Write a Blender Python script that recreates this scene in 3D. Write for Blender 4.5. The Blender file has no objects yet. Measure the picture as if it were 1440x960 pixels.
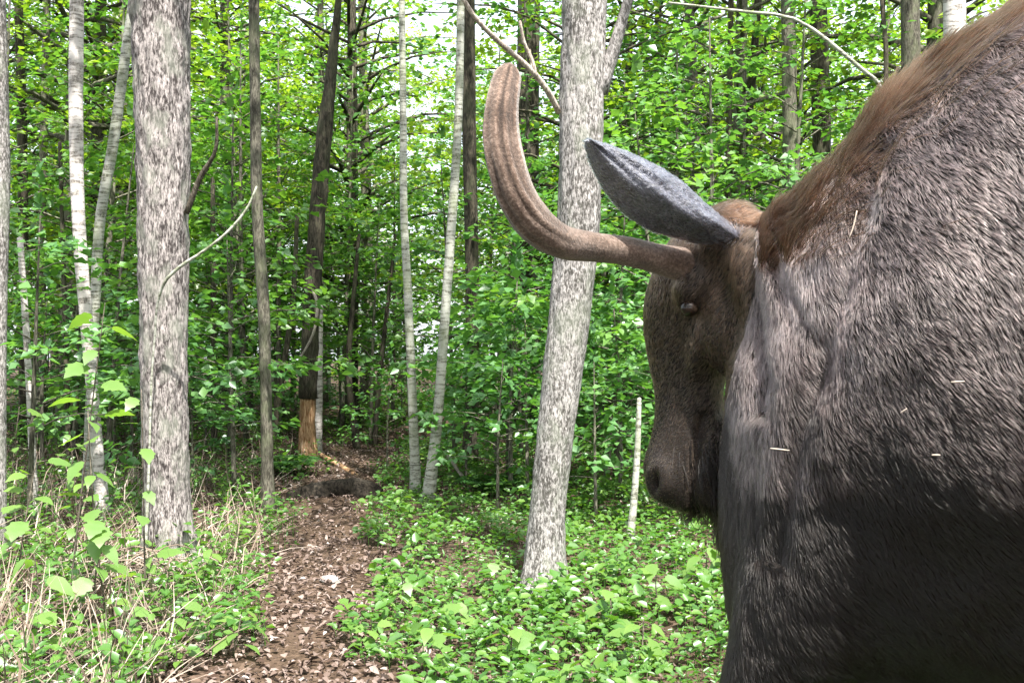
import bpy, math, random
import numpy as np
from mathutils import Vector, noise as mnoise

random.seed(7)
RNG = np.random.default_rng(11)
sc = bpy.context.scene
COL = sc.collection

# ------------------------------------------------------------------ camera
CAM_H = 1.35
FPX = 1400.0
cam_d = bpy.data.cameras.new('camera')
cam_d.sensor_width = 36.0
cam_d.lens = 36.0 * FPX / 1440.0
cam_d.clip_start = 0.05
cam_d.clip_end = 2000
cam = bpy.data.objects.new('camera', cam_d)
cam.location = (0, 0, CAM_H)
cam.rotation_euler = (math.radians(90), 0, 0)
COL.objects.link(cam)
sc.camera = cam

# ------------------------------------------------------------------ light
SUN_TO = Vector((0.16, -0.42, 0.89)).normalized()
world = bpy.data.worlds.new('World')
sc.world = world
world.use_nodes = True
wn = world.node_tree
bg = wn.nodes['Background']
sky = wn.nodes.new('ShaderNodeTexSky')
sky.sky_type = 'NISHITA'
sky.sun_disc = False
sky.sun_elevation = math.asin(SUN_TO.z)
sky.sun_rotation = math.atan2(SUN_TO.x, SUN_TO.y)
sky.dust_density = 5.0
sky.air_density = 1.0
veil = wn.nodes.new('ShaderNodeMix'); veil.data_type = 'RGBA'      # thin bright summer haze over the blue
veil.inputs[0].default_value = 0.5
veil.inputs[7].default_value = (5.6, 5.8, 6.2, 1)
wn.links.new(sky.outputs[0], veil.inputs[6])
wn.links.new(veil.outputs[2], bg.inputs[0])
bg.inputs[1].default_value = 0.15
sun_d = bpy.data.lights.new('sun', 'SUN')
sun_d.energy = 5.0
sun_d.angle = math.radians(0.6)
sun_d.color = (1.0, 0.95, 0.86)
sun = bpy.data.objects.new('sun', sun_d)
sun.rotation_euler = SUN_TO.to_track_quat('Z', 'Y').to_euler()
sun.location = SUN_TO * 60
COL.objects.link(sun)
sc.view_settings.view_transform = 'Standard'
sc.view_settings.look = 'None'
sc.view_settings.gamma = 1.0
sc.view_settings.exposure = 1.7
sc.render.engine = 'CYCLES'
sc.cycles.max_bounces = 8
sc.cycles.diffuse_bounces = 4
sc.cycles.transmission_bounces = 4
sc.cycles.use_denoising = True


def P(px, py, d):
    """a point of the place at distance d that projects near pixel px, py of the photograph"""
    return np.array([(px - 720.0) / FPX * d, d, CAM_H - (py - 480.0) / FPX * d])


# ------------------------------------------------------------------ helpers
def link(o):
    COL.objects.link(o)
    return o


def tag(o, label=None, cat=None, group=None, kind=None):
    if label: o['label'] = label
    if cat: o['category'] = cat
    if group: o['group'] = group
    if kind: o['kind'] = kind
    return o


def thing(name, label, cat, loc=(0, 0, 0), rz=0.0, group=None):
    o = bpy.data.objects.new(name, None)
    o.empty_display_size = 0.1
    o.location = loc
    o.rotation_euler = (0, 0, rz)
    link(o)
    return tag(o, label, cat, group)


def np_mesh(name, V, Fs, mat=None, smooth=False, attrs=None):
    """V (n,3); Fs list of (m,k) index arrays"""
    V = np.asarray(V, dtype=np.float32)
    if not isinstance(Fs, list): Fs = [Fs]
    Fs = [np.asarray(f, dtype=np.int32) for f in Fs if len(f)]
    me = bpy.data.meshes.new(name)
    me.vertices.add(len(V))
    me.vertices.foreach_set('co', V.ravel())
    loops = np.concatenate([f.ravel() for f in Fs])
    tot = np.concatenate([np.full(len(f), f.shape[1], dtype=np.int32) for f in Fs])
    start = np.concatenate([[0], np.cumsum(tot)[:-1]]).astype(np.int32)
    me.loops.add(len(loops))
    me.loops.foreach_set('vertex_index', loops)
    me.polygons.add(len(tot))
    me.polygons.foreach_set('loop_start', start)
    me.polygons.foreach_set('loop_total', tot)
    if smooth:
        me.polygons.foreach_set('use_smooth', np.ones(len(tot), dtype=bool))
    if attrs:
        for k, a in attrs.items():
            at = me.attributes.new(k, 'FLOAT', 'POINT')
            at.data.foreach_set('value', np.asarray(a, dtype=np.float32))
    me.update(calc_edges=True)
    me.validate()
    if mat: me.materials.append(mat)
    return me


def obj(name, me, parent=None, loc=None):
    o = bpy.data.objects.new(name, me)
    link(o)
    if parent: o.parent = parent
    if loc is not None: o.location = loc
    return o


class MB:
    """collects geometry for one mesh"""
    def __init__(self):
        self.V = []; self.Q = []; self.T = []; self.A = []; self.n = 0

    def add(self, V, Q=None, T=None, a=0.0):
        V = np.asarray(V, dtype=np.float64)
        if Q is not None and len(Q): self.Q.append(np.asarray(Q) + self.n)
        if T is not None and len(T): self.T.append(np.asarray(T) + self.n)
        self.V.append(V)
        self.A.append(np.full(len(V), a) if np.isscalar(a) else np.asarray(a))
        self.n += len(V)

    def mesh(self, name, mat, smooth=True, origin=(0, 0, 0)):
        Fs = []
        if self.Q: Fs.append(np.concatenate(self.Q))
        if self.T: Fs.append(np.concatenate(self.T))
        return np_mesh(name, np.concatenate(self.V) - np.asarray(origin), Fs, mat, smooth,
                       {'rnd': np.concatenate(self.A)})


def crom(pts, n):
    """Catmull-Rom resampling of (k,m) control rows into about n rows"""
    pts = np.asarray(pts, dtype=float)
    k = len(pts)
    if k == 2:
        t = np.linspace(0, 1, n)[:, None]
        return pts[0] * (1 - t) + pts[1] * t
    seg = np.linalg.norm(np.diff(pts[:, :3], axis=0), axis=1) + 1e-9
    cum = np.concatenate([[0], np.cumsum(seg)])
    sl = np.diff(pts, axis=0) / seg[:, None]
    mt = np.empty_like(pts)
    mt[0], mt[-1] = sl[0], sl[-1]
    h0, h1 = seg[:-1, None], seg[1:, None]
    mt[1:-1] = (sl[:-1] * h1 + sl[1:] * h0) / (h0 + h1)
    s = np.linspace(0, cum[-1], n)
    i = np.clip(np.searchsorted(cum, s, side='right') - 1, 0, k - 2)
    h = seg[i][:, None]
    t = ((s - cum[i]) / seg[i])[:, None]
    return ((2 * t ** 3 - 3 * t ** 2 + 1) * pts[i] + (t ** 3 - 2 * t ** 2 + t) * h * mt[i]
            + (-2 * t ** 3 + 3 * t ** 2) * pts[i + 1] + (t ** 3 - t ** 2) * h * mt[i + 1])


def frames(C, up=None):
    T = np.gradient(C, axis=0)
    T /= np.linalg.norm(T, axis=1)[:, None] + 1e-12
    ref = np.array([0.13, 1, 0.07]) if up is None else np.asarray(up, dtype=float)
    S = np.cross(T, ref); S /= np.linalg.norm(S, axis=1)[:, None] + 1e-9
    U = np.cross(S, T)
    return T, S, U


def tube(mb, pts, sides=6, n=None, a=0.0, cap=True, rough=0.0, scale=3.0, flare=0.0, seed=0.0):
    """pts rows (x,y,z,r): a tapered, uneven stem"""
    pts = np.asarray(pts, dtype=float)
    L = np.linalg.norm(np.diff(pts[:, :3], axis=0), axis=1).sum()
    n = n or max(len(pts), 2)
    R = crom(pts, n)
    C, r = R[:, :3], np.maximum(R[:, 3], 0.0006)
    T, S, U = frames(C)
    ang = np.linspace(0, 2 * math.pi, sides, endpoint=False)
    ca, sa = np.cos(ang), np.sin(ang)
    rr = r[:, None] * np.ones(sides)[None, :]
    if flare > 0:
        h = np.linspace(0, L, n)
        lob = 1 + 0.35 * np.sin(ang * 3 + seed) + 0.25 * np.sin(ang * 5 + 2 * seed)
        rr = rr * (1 + flare * np.exp(-h / 0.16)[:, None] * lob[None, :])
    if rough > 0:
        dis = np.empty((n, sides))
        for i in range(n):
            for j in range(sides):
                q = Vector((ca[j] * r[i] * scale * 1.0, sa[j] * r[i] * scale, i * L / n * scale * 0.28 + seed * 7.3))
                dis[i, j] = mnoise.fractal(q, 0.9, 2.1, 4)
        rr = rr * (1 + rough * dis)
    V = C[:, None, :] + rr[:, :, None] * (S[:, None, :] * ca[None, :, None] + U[:, None, :] * sa[None, :, None])
    V = V.reshape(-1, 3)
    i = np.arange(n - 1)[:, None] * sides
    j = np.arange(sides)[None, :]
    j2 = (j + 1) % sides
    Q = np.stack([i + j, i + j2, i + sides + j2, i + sides + j], axis=-1).reshape(-1, 4)
    Tt = None
    if cap:
        V = np.vstack([V, C[-1] + T[-1] * r[-1] * 0.6, C[0] - T[0] * r[0] * 0.2])
        b = (n - 1) * sides
        jj = np.arange(sides); kk = (jj + 1) % sides
        Tt = np.vstack([np.stack([b + jj, b + kk, np.full(sides, n * sides)], -1),
                        np.stack([kk, jj, np.full(sides, n * sides + 1)], -1)])
    mb.add(V, Q, Tt, a)


def leaves(mb, C, D, N, L, W, a, fold=0.12, six=False):
    """C base points, D direction, N approx normal, L length, W half width, all (n,...)"""
    D = D / (np.linalg.norm(D, axis=1)[:, None] + 1e-9)
    S = np.cross(D, N); S /= np.linalg.norm(S, axis=1)[:, None] + 1e-9
    U = np.cross(S, D)
    L = np.asarray(L)[:, None]; W = np.asarray(W)[:, None]
    n = len(C)
    if not six:
        V = np.stack([C, C + D * L * 0.42 + S * W + U * L * fold, C + D * L - U * L * 0.10, C + D * L * 0.42 - S * W + U * L * fold], 1)
        b = np.arange(n)[:, None] * 4
        T = np.concatenate([b + np.array([[0, 1, 2]]), b + np.array([[0, 2, 3]])])
        mb.add(V.reshape(-1, 3), None, T, np.repeat(a, 4))
    else:
        V = np.stack([C, C + D * L * 0.30 + S * W * 0.95 + U * L * fold, C + D * L * 0.66 + S * W * 0.72 + U * L * fold * .6, C + D * L - U * L * 0.14,
                      C + D * L * 0.66 - S * W * 0.72 + U * L * fold * .6, C + D * L * 0.30 - S * W * 0.95 + U * L * fold], 1)
        b = np.arange(n)[:, None] * 6
        Q = np.concatenate([b + np.array([[0, 1, 2, 3]]), b + np.array([[0, 3, 4, 5]])])
        mb.add(V.reshape(-1, 3), Q, None, np.repeat(a, 6))


# ------------------------------------------------------------------ materials
class NT:
    def __init__(self, name):
        self.m = bpy.data.materials.new(name)
        self.m.use_nodes = True
        self.t = self.m.node_tree
        self.t.nodes.clear()
        self.out = self.t.nodes.new('ShaderNodeOutputMaterial')

    def n(self, typ, **kw):
        nd = self.t.nodes.new(typ)
        for k, v in kw.items():
            if k.startswith('i_'):
                key = k[2:]
                key = int(key) if key.isdigit() else key.replace('_', ' ')
                nd.inputs[key].default_value = v
            else:
                setattr(nd, k, v)
        return nd

    def l(self, a, b):
        self.t.links.new(a, b)

    def ramp(self, fac, stops):
        r = self.n('ShaderNodeValToRGB')
        e = r.color_ramp.elements
        while len(e) < len(stops): e.new(0.5)
        for i, (p, c) in enumerate(stops):
            e[i].position = p
            e[i].color = (c[0], c[1], c[2], 1)
        self.l(fac, r.inputs[0])
        return r.outputs[0]

    def noise(self, vec, scale, detail=4, rough=0.6, dist=0.0):
        t = self.n('ShaderNodeTexNoise')
        t.inputs['Scale'].default_value = scale
        t.inputs['Detail'].default_value = detail
        t.inputs['Roughness'].default_value = rough
        t.inputs['Distortion'].default_value = dist
        self.l(vec, t.inputs['Vector'])
        return t.outputs[0]

    def coord(self, scale=(1, 1, 1), kind='Object'):
        tc = self.n('ShaderNodeTexCoord')
        mp = self.n('ShaderNodeMapping')
        mp.inputs['Scale'].default_value = scale
        self.l(tc.outputs[kind], mp.inputs[0])
        return mp.outputs[0]

    def math(self, op, a, b=None, c=None):
        m = self.n('ShaderNodeMath', operation=op)
        for i, v in enumerate((a, b, c)):
            if v is None: continue
            if isinstance(v, (int, float)): m.inputs[i].default_value = v
            else: self.l(v, m.inputs[i])
        return m.outputs[0]

    def mix(self, f, a, b, blend='MIX'):
        m = self.n('ShaderNodeMix', data_type='RGBA', blend_type=blend)
        for idx, v in ((0, f), (6, a), (7, b)):
            if isinstance(v, (int, float)): m.inputs[idx].default_value = v
            elif isinstance(v, tuple): m.inputs[idx].default_value = (v[0], v[1], v[2], 1)
            else: self.l(v, m.inputs[idx])
        return m.outputs[2]

    def principled(self, col, rough=0.8, spec=0.3, height=None, bump=0.3, dist=0.01):
        p = self.n('ShaderNodeBsdfPrincipled')
        if isinstance(col, tuple): p.inputs['Base Color'].default_value = (*col, 1)
        else: self.l(col, p.inputs['Base Color'])
        p.inputs['Roughness'].default_value = rough
        p.inputs['Specular IOR Level'].default_value = spec
        if height is not None:
            b = self.n('ShaderNodeBump')
            b.inputs['Strength'].default_value = bump
            b.inputs['Distance'].default_value = dist
            self.l(height, b.inputs['Height'])
            self.l(b.outputs[0], p.inputs['Normal'])
        self.l(p.outputs[0], self.out.inputs[0])
        return p


def leaf_mat(name, dark, mid, light, trans=0.45, tint=(1.6, 1.7, 0.6), gloss=0.04):
    m = NT(name)
    at = m.n('ShaderNodeAttribute', attribute_name='rnd')
    oi = m.n('ShaderNodeObjectInfo')
    f = m.math('MULTIPLY_ADD', oi.outputs['Random'], 0.35, m.math('MULTIPLY', at.outputs['Fac'], 0.65))
    col = m.ramp(f, [(0.0, dark), (0.5, mid), (1.0, light)])
    d = m.n('ShaderNodeBsdfDiffuse'); m.l(col, d.inputs[0])
    tcol = m.mix(1.0, col, (tint[0], tint[1], tint[2]), 'MULTIPLY')
    t = m.n('ShaderNodeBsdfTranslucent'); m.l(tcol, t.inputs[0])
    mx = m.n('ShaderNodeMixShader'); mx.inputs[0].default_value = trans
    m.l(d.outputs[0], mx.inputs[1]); m.l(t.outputs[0], mx.inputs[2])
    g = m.n('ShaderNodeBsdfGlossy'); g.inputs['Roughness'].default_value = 0.38
    g.inputs[0].default_value = (0.9, 0.95, 1, 1)
    m2 = m.n('ShaderNodeMixShader'); m2.inputs[0].default_value = gloss
    m.l(mx.outputs[0], m2.inputs[1]); m.l(g.outputs[0], m2.inputs[2])
    m.l(m2.outputs[0], m.out.inputs[0])
    return m.m


def bark_mat(name, dark, light, sxy=55, sz=14, lichen=None, lich_amt=0.5, rnd=0.25, white=None, bump=0.7):
    m = NT(name)
    v = m.coord((sxy, sxy, sz))
    n1 = m.noise(v, 1.0, 5, 0.68, 0.4)
    v2 = m.coord((6, 6, 2.2))
    n2 = m.noise(v2, 1.0, 3, 0.6)
    n5 = m.noise(m.coord((sxy * 2.4, sxy * 2.4, sz * 1.4)), 1.0, 3, 0.7)
    f = m.math('ADD', m.math('MULTIPLY', n1, 0.5), m.math('ADD', m.math('MULTIPLY', n5, 0.36), m.math('MULTIPLY', n2, 0.14)))
    col = m.ramp(f, [(0.445, dark), (0.5, tuple((a * .6 + b * .4) for a, b in zip(dark, light))), (0.56, light)])
    if white:
        v3 = m.coord((9, 9, 46))
        n3 = m.noise(v3, 1.0, 4, 0.6, 0.2)
        w = m.ramp(n3, [(0.40, (0, 0, 0)), (0.52, (1, 1, 1))])
        col = m.mix(m.math('MULTIPLY', w, 0.8), col, white)
    if lichen:
        n4 = m.noise(m.coord((7, 7, 4)), 1.0, 4, 0.65)
        l4 = m.ramp(n4, [(0.48, (0, 0, 0)), (0.62, (1, 1, 1))])
        col = m.mix(m.math('MULTIPLY', l4, lich_amt), col, lichen)
    oi = m.n('ShaderNodeObjectInfo')
    hs = m.n('ShaderNodeHueSaturation')
    m.l(col, hs.inputs['Color'])
    m.l(m.math('MULTIPLY_ADD', oi.outputs['Random'], rnd * 2, 1 - rnd), hs.inputs['Value'])
    m.principled(hs.outputs[0], 0.9, 0.15, n1, bump, 0.008)
    return m.m


M = {}
M['leaf_a'] = leaf_mat('maple_leaf_mid_green', (0.042, 0.125, 0.030), (0.080, 0.190, 0.040), (0.140, 0.260, 0.056))
M['leaf_b'] = leaf_mat('leaf_cool_green', (0.042, 0.125, 0.040), (0.078, 0.190, 0.056), (0.135, 0.260, 0.075), 0.40)
M['leaf_c'] = leaf_mat('leaf_yellow_green', (0.085, 0.160, 0.022), (0.150, 0.245, 0.030), (0.230, 0.310, 0.042), 0.5)
M['leaf_low'] = leaf_mat('ground_cover_leaf', (0.038, 0.115, 0.020), (0.072, 0.168, 0.030), (0.140, 0.235, 0.045), 0.38)
M['leaf_big'] = leaf_mat('broad_leaf', (0.085, 0.180, 0.040), (0.130, 0.230, 0.055), (0.190, 0.280, 0.060), 0.45)
M['leaf_dark'] = leaf_mat('fern_leaf', (0.018, 0.06, 0.016), (0.03, 0.09, 0.022), (0.05, 0.12, 0.03), 0.3)
M['litter'] = None
M['bark_grey'] = bark_mat('grey_fissured_bark', (0.040, 0.034, 0.034), (0.34, 0.31, 0.308), 62, 20, (0.21, 0.22, 0.19), 0.6, 0.05)
M['bark_pale'] = bark_mat('pale_grey_bark', (0.060, 0.056, 0.052), (0.38, 0.362, 0.36), 70, 30, (0.17, 0.19, 0.15), 0.45, 0.05)
M['bark_dark'] = bark_mat('dark_bark', (0.022, 0.020, 0.016), (0.095, 0.082, 0.062), 45, 12, (0.09, 0.10, 0.06), 0.4, 0.3)
M['bark_mid'] = bark_mat('olive_grey_bark', (0.045, 0.042, 0.033), (0.17, 0.16, 0.13), 55, 16, (0.16, 0.18, 0.11), 0.5, 0.3)
M['bark_birch'] = bark_mat('birch_bark', (0.11, 0.10, 0.09), (0.34, 0.31, 0.29), 60, 40, None, 0, 0.1, (0.55, 0.52, 0.51))
M['bark_spot'] = bark_mat('mottled_sapling_bark', (0.07, 0.07, 0.055), (0.24, 0.24, 0.20), 60, 30, (0.14, 0.17, 0.09), 0.5, 0.15, (0.40, 0.41, 0.37))
M['dead'] = bark_mat('dead_twig_wood', (0.16, 0.135, 0.115), (0.42, 0.37, 0.33), 80, 30, None, 0, 0.2)
M['twig'] = bark_mat('twig_bark', (0.05, 0.042, 0.034), (0.17, 0.15, 0.12), 80, 30, None, 0, 0.3)

# litter leaf material
m = NT('dry_fallen_leaf')
at = m.n('ShaderNodeAttribute', attribute_name='rnd')
c = m.ramp(at.outputs['Fac'], [(0.0, (0.050, 0.032, 0.024)), (0.3, (0.110, 0.080, 0.066)), (0.6, (0.20, 0.155, 0.138)),
                               (0.85, (0.30, 0.245, 0.225)), (1.0, (0.44, 0.385, 0.36))])
d = m.n('ShaderNodeBsdfDiffuse'); m.l(c, d.inputs[0])
t = m.n('ShaderNodeBsdfTranslucent'); m.l(c, t.inputs[0])
mx = m.n('ShaderNodeMixShader'); mx.inputs[0].default_value = 0.2
m.l(d.outputs[0], mx.inputs[1]); m.l(t.outputs[0], mx.inputs[2]); m.l(mx.outputs[0], m.out.inputs[0])
M['litter'] = m.m

# straw
m = NT('dry_straw')
at = m.n('ShaderNodeAttribute', attribute_name='rnd')
c = m.ramp(at.outputs['Fac'], [(0.0, (0.11, 0.08, 0.06)), (0.6, (0.24, 0.195, 0.16)), (1.0, (0.40, 0.345, 0.30))])
m.principled(c, 0.8, 0.2)
M['straw'] = m.m

# ground
m = NT('forest_floor')
v = m.coord()
vo = m.n('ShaderNodeTexVoronoi'); vo.inputs['Scale'].default_value = 34
m.l(v, vo.inputs['Vector'])
sep = m.n('ShaderNodeSeparateColor'); m.l(vo.outputs['Color'], sep.inputs[0])
n2 = m.noise(v, 1.3, 5, 0.6)
c1 = m.ramp(sep.outputs[0], [(0.0, (0.025, 0.017, 0.012)), (0.5, (0.06, 0.041, 0.030)), (1.0, (0.12, 0.085, 0.066))])
c2 = m.ramp(m.noise(v, 60, 4, 0.7), [(0.3, (0.028, 0.019, 0.013)), (0.7, (0.10, 0.070, 0.05))])
col = m.mix(m.ramp(n2, [(0.4, (0, 0, 0)), (0.6, (1, 1, 1))]), c1, c2)
m.principled(col, 0.95, 0.1, vo.outputs['Distance'], 0.6, 0.02)
M['ground'] = m.m


# ------------------------------------------------------------------ ground
PATH_Y = [0.0, 3.0, 5.6, 8.9, 12.2, 15.0, 18.0, 24.0]
PATH_X = [-0.5, -0.8, -1.05, -1.60, -1.70, -1.2, -0.2, 2.5]


def path_x(y):
    return np.interp(y, PATH_Y, PATH_X)


def gz(x, y):
    x = np.asarray(x, dtype=float); y = np.asarray(y, dtype=float)
    z = 0.035 * np.sin(x * 1.3 + 0.5) * np.cos(y * 0.9) + 0.02 * np.sin(x * 3.1 + y * 2.2) + 0.012 * np.sin(x * 6.7 - y * 5.1)
    dp = np.abs(x - path_x(y))
    z = z + 0.05 * np.clip(dp - 0.35, 0, 0.8)
    z = z - 0.015 * np.clip(y - 22, 0, 400)
    z = np.where(np.hypot(x, y) > 60, z - 0.004 * (np.hypot(x, y) - 60), z)
    return z - 0.03


gx = np.concatenate([-np.geomspace(10, 420, 22)[::-1], np.linspace(-9.8, 9.8, 160), np.geomspace(10, 420, 22)])
gy = np.concatenate([-np.geomspace(3, 420, 22)[::-1], np.linspace(-2.8, 22, 190), np.geomspace(22.3, 460, 30)])
X, Y = np.meshgrid(gx, gy)
Vg = np.stack([X, Y, gz(X, Y)], -1).reshape(-1, 3)
nx, ny = len(gx), len(gy)
i = np.arange(ny - 1)[:, None] * nx; j = np.arange(nx - 1)[None, :]
Qg = np.stack([i + j, i + j + 1, i + nx + j + 1, i + nx + j], -1).reshape(-1, 4)
g = obj('ground', np_mesh('ground', Vg, Qg, M['ground'], True))
tag(g, 'brown forest floor with a trodden path', kind='structure')


def in_moose(x, y):
    return (x > 0.25) & (y < 2.9)


# fallen leaves on the floor
def make_litter():
    mb = MB()
    y = 0.6 + 17.4 * RNG.random(150000) ** 1.4
    x = (RNG.random(len(y)) * 2 - 1) * (0.52 * y + 1.6)
    onp = np.abs(x - path_x(y)) < 0.65 + 0.15 * np.sin(y * 3)
    keep = onp | (RNG.random(len(y)) < np.where(x < path_x(y), .95, .45))
    x, y = x[keep], y[keep]
    n = len(x)
    a = RNG.random(n) * 2 * math.pi
    tl = RNG.normal(0, 0.45, (n, 2))
    D = np.stack([np.cos(a), np.sin(a), tl[:, 0]], 1)
    N = np.stack([RNG.normal(0, 0.35, n), RNG.normal(0, 0.35, n), np.ones(n)], 1)
    L = 0.016 + 0.036 * RNG.random(n) ** 1.6
    C = np.stack([x, y, gz(x, y) + 0.012 + 0.018 * RNG.random(n)], 1) - D * L[:, None] * 0.5
    leaves(mb, C, D, N, L, L * (0.18 + 0.22 * RNG.random(n)), np.clip(RNG.normal(0.48, 0.22, n), 0, 1), fold=0.17, six=True)
    o = obj('leaf_litter', mb.mesh('leaf_litter', M['litter'], False))
    tag(o, 'brown and pinkish dry fallen leaves covering the path', 'fallen leaves', kind='stuff')


make_litter()


# low green plants on both sides of the path
def make_cover():
    mb = MB(); st = MB()
    n = 34000
    y = 1.6 + 24.6 * RNG.random(n) ** 1.5
    x = (RNG.random(n) * 2 - 1) * (0.52 * y + 1.4)
    off = x - path_x(y)
    edge = 0.34 + 0.14 * np.sin(y * 2.3) + 0.10 * np.sin(y * 5.1 + 1)
    clump = np.array([mnoise.noise(Vector((q * 0.9, w * 0.9, 3.3))) for q, w in zip(x, y)])
    right = off > 0
    dens = np.where(right, 1.0 - 0.1 * (clump < -0.2), 0.22 + 0.42 * (clump > 0.05))
    keep = (np.abs(off) > edge) & (RNG.random(n) < dens) & ((y > 3.0) | (x > 0.3) | (RNG.random(n) < .5))
    x, y, right = x[keep], y[keep], right[keep]
    z0 = gz(x, y)
    clump2 = [mnoise.noise(Vector((q * 1.7, w * 1.7, 9.1))) + random.gauss(0, .25) for q, w in zip(x, y)]
    for k in range(len(x)):
        kind = clump2[k]
        h = random.uniform(0.04, 0.16) + .12 * max(0, kind) if right[k] else random.uniform(0.06, 0.30)
        nl = random.randint(4, 7)
        az = np.arange(nl) * 2.4 + random.random() * 6.3
        el = RNG.normal(0.25, 0.30, nl)
        D = np.stack([np.cos(az) * np.cos(el), np.sin(az) * np.cos(el), np.sin(el)], 1)
        hh = h * (0.45 + 0.55 * np.arange(nl) / nl)
        r0 = 0.012 + 0.02 * RNG.random(nl)
        C = np.stack([x[k] + D[:, 0] * r0, y[k] + D[:, 1] * r0, z0[k] + hh], 1)
        N = np.stack([RNG.normal(0, .3, nl), RNG.normal(-.15, .3, nl), np.ones(nl)], 1)
        L = RNG.uniform(0.025, 0.055, nl) * (1.5 if kind > .35 else .8 if kind < -.3 else 1.0) * (1 + max(0, y[k] - 11) * .06)
        tone = np.clip(random.gauss(0.5 + .25 * kind, 0.22) + RNG.normal(0, 0.12, nl), 0, 1)
        leaves(mb, C, D, N, L, L * (0.36 if kind > -.25 else .17), tone, 0.10, six=True)
        tip = (x[k] + random.uniform(-.02, .02), y[k], z0[k] + h)
        V = np.array([[x[k] - .0022, y[k], z0[k] - .01], [x[k] + .0022, y[k], z0[k] - .01], tip])
        st.add(V, None, [[0, 1, 2]], 0.3)
    mb.V += st.V; mb.A += st.A
    mb.T += [t + mb.n for t in st.T]
    o = obj('ground_cover', mb.mesh('ground_cover', M['leaf_low'], False))
    tag(o, 'low bright green leafy plants covering the forest floor', 'ground cover', kind='stuff')


make_cover()


def make_straw():
    mb = MB()
    n = 3100
    y = 3.2 + 8.0 * RNG.random(n) ** 1.3
    x = path_x(y) - 0.45 - (0.56 * y + path_x(y)) * RNG.random(n)
    for k in range(n):
        z0 = float(gz(x[k], y[k]))
        az = random.random() * 6.28
        ln = random.uniform(0.12, 0.55)
        lean = random.uniform(0.15, 1.4)
        d = np.array([math.cos(az) * math.sin(lean), math.sin(az) * math.sin(lean), math.cos(lean)])
        p0 = np.array([x[k], y[k], z0])
        bend = np.array([random.gauss(0, .05), random.gauss(0, .05), -0.10 * ln])
        pts = np.array([p0, p0 + d * ln * .5, p0 + d * ln + bend])
        s = np.array([-math.sin(az), math.cos(az), 0.3]) * random.uniform(0.0018, 0.0042)
        V = np.vstack([pts[0] - s, pts[0] + s, pts[1] - s, pts[1] + s, pts[2]])
        mb.add(V, [[0, 1, 3, 2]], [[2, 3, 4]], random.random())
    o = obj('dry_grass', mb.mesh('dry_grass', M['straw'], False))
    tag(o, 'pale dry grass and weed stalks among the undergrowth', 'dry grass', kind='stuff')


make_straw()


# ------------------------------------------------------------------ trees
def leaf_cloud(mb, origins, dirs, lens, per, size, a0=0.5, spread=0.55, six=False):
    """sprays of leaves along twigs: origins (k,3), dirs (k,3)"""
    k = len(origins)
    idx = np.repeat(np.arange(k), per)
    n = len(idx)
    t = RNG.random(n) ** 0.8
    side = np.where(RNG.random(n) < 0.5, -1.0, 1.0)
    D0 = dirs[idx] / (np.linalg.norm(dirs[idx], axis=1)[:, None] + 1e-9)
    S = np.cross(D0, np.array([0, 0, 1.0])); S /= np.linalg.norm(S, axis=1)[:, None] + 1e-6
    C = origins[idx] + D0 * (t * lens[idx])[:, None] + S * (side * RNG.random(n) * 0.16 * lens[idx] ** .5)[:, None]
    C[:, 2] += RNG.normal(0, 0.035, n) - 0.06 * t * lens[idx]
    D = D0 * 0.6 + S * (side * RNG.uniform(0.2, 1.0, n))[:, None] + RNG.normal(0, 0.22, (n, 3))
    D[:, 2] -= 0.18
    N = np.stack([RNG.normal(0, spread, n), RNG.normal(-0.25, spread, n), np.ones(n)], 1)
    L = size * RNG.uniform(0.65, 1.25, n)
    a = np.clip(a0 + RNG.normal(0, 0.16, k)[idx] + RNG.normal(0, 0.14, n), 0, 1)
    leaves(mb, C, D, N, L, L * RNG.uniform(0.33, 0.46, n), a, 0.10, six)


def branch_system(wood, H, z0, z1, nb, reach, r0, lean=(0, 0), up=0.35, gap=0.0, seed=0):
    """branches from a stem of height H; returns spray origins and directions"""
    O, D, Ls = [], [], []
    rnd = random.Random(seed)
    az = rnd.random() * 6.28
    for b in range(nb):
        f = (b + rnd.random()) / nb
        z = z0 + (z1 - z0) * f
        az += 2.4 + rnd.uniform(-.5, .5)
        prof = math.sin(math.pi * (0.18 + 0.80 * f) ** 0.8)
        ln = reach * max(0.25, prof) * rnd.uniform(0.6, 1.15)
        e = up * (0.4 + f) + rnd.uniform(-.15, .2)
        d = np.array([math.cos(az) * math.cos(e), math.sin(az) * math.cos(e), math.sin(e)])
        p0 = np.array([lean[0] * z, lean[1] * z, z])
        p1 = p0 + d * ln * 0.5 + np.array([0, 0, 0.04 * ln])
        p2 = p0 + d * ln + np.array([rnd.gauss(0, .1) * ln, rnd.gauss(0, .1) * ln, -0.10 * ln])
        rb = r0 * (1 - 0.75 * f) * 0.42
        tube(wood, np.array([[*p0, rb], [*p1, rb * .6], [*p2, rb * .2]]), 4, 4, 0.5)
        ns = max(2, int(ln / 0.27))
        for s in range(ns):
            t = 0.25 + 0.75 * (s + rnd.random() * .8) / ns
            q = p0 * (1 - t) ** 2 + 2 * p1 * t * (1 - t) + p2 * t * t
            sg = -1 if s % 2 else 1
            sd = np.cross(d, [0, 0, 1]) * sg * rnd.uniform(.4, 1.1) + d * rnd.uniform(.3, .9) + np.array([0, 0, rnd.uniform(-.15, .15)])
            O.append(q); D.append(sd); Ls.append(rnd.uniform(0.28, 0.6) * (0.8 + .12 * ln))
    O.append(np.array([lean[0] * H, lean[1] * H, H])); D.append(np.array([0, 0, 1.0])); Ls.append(0.4)
    return np.array(O), np.array(D), np.array(Ls)


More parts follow.
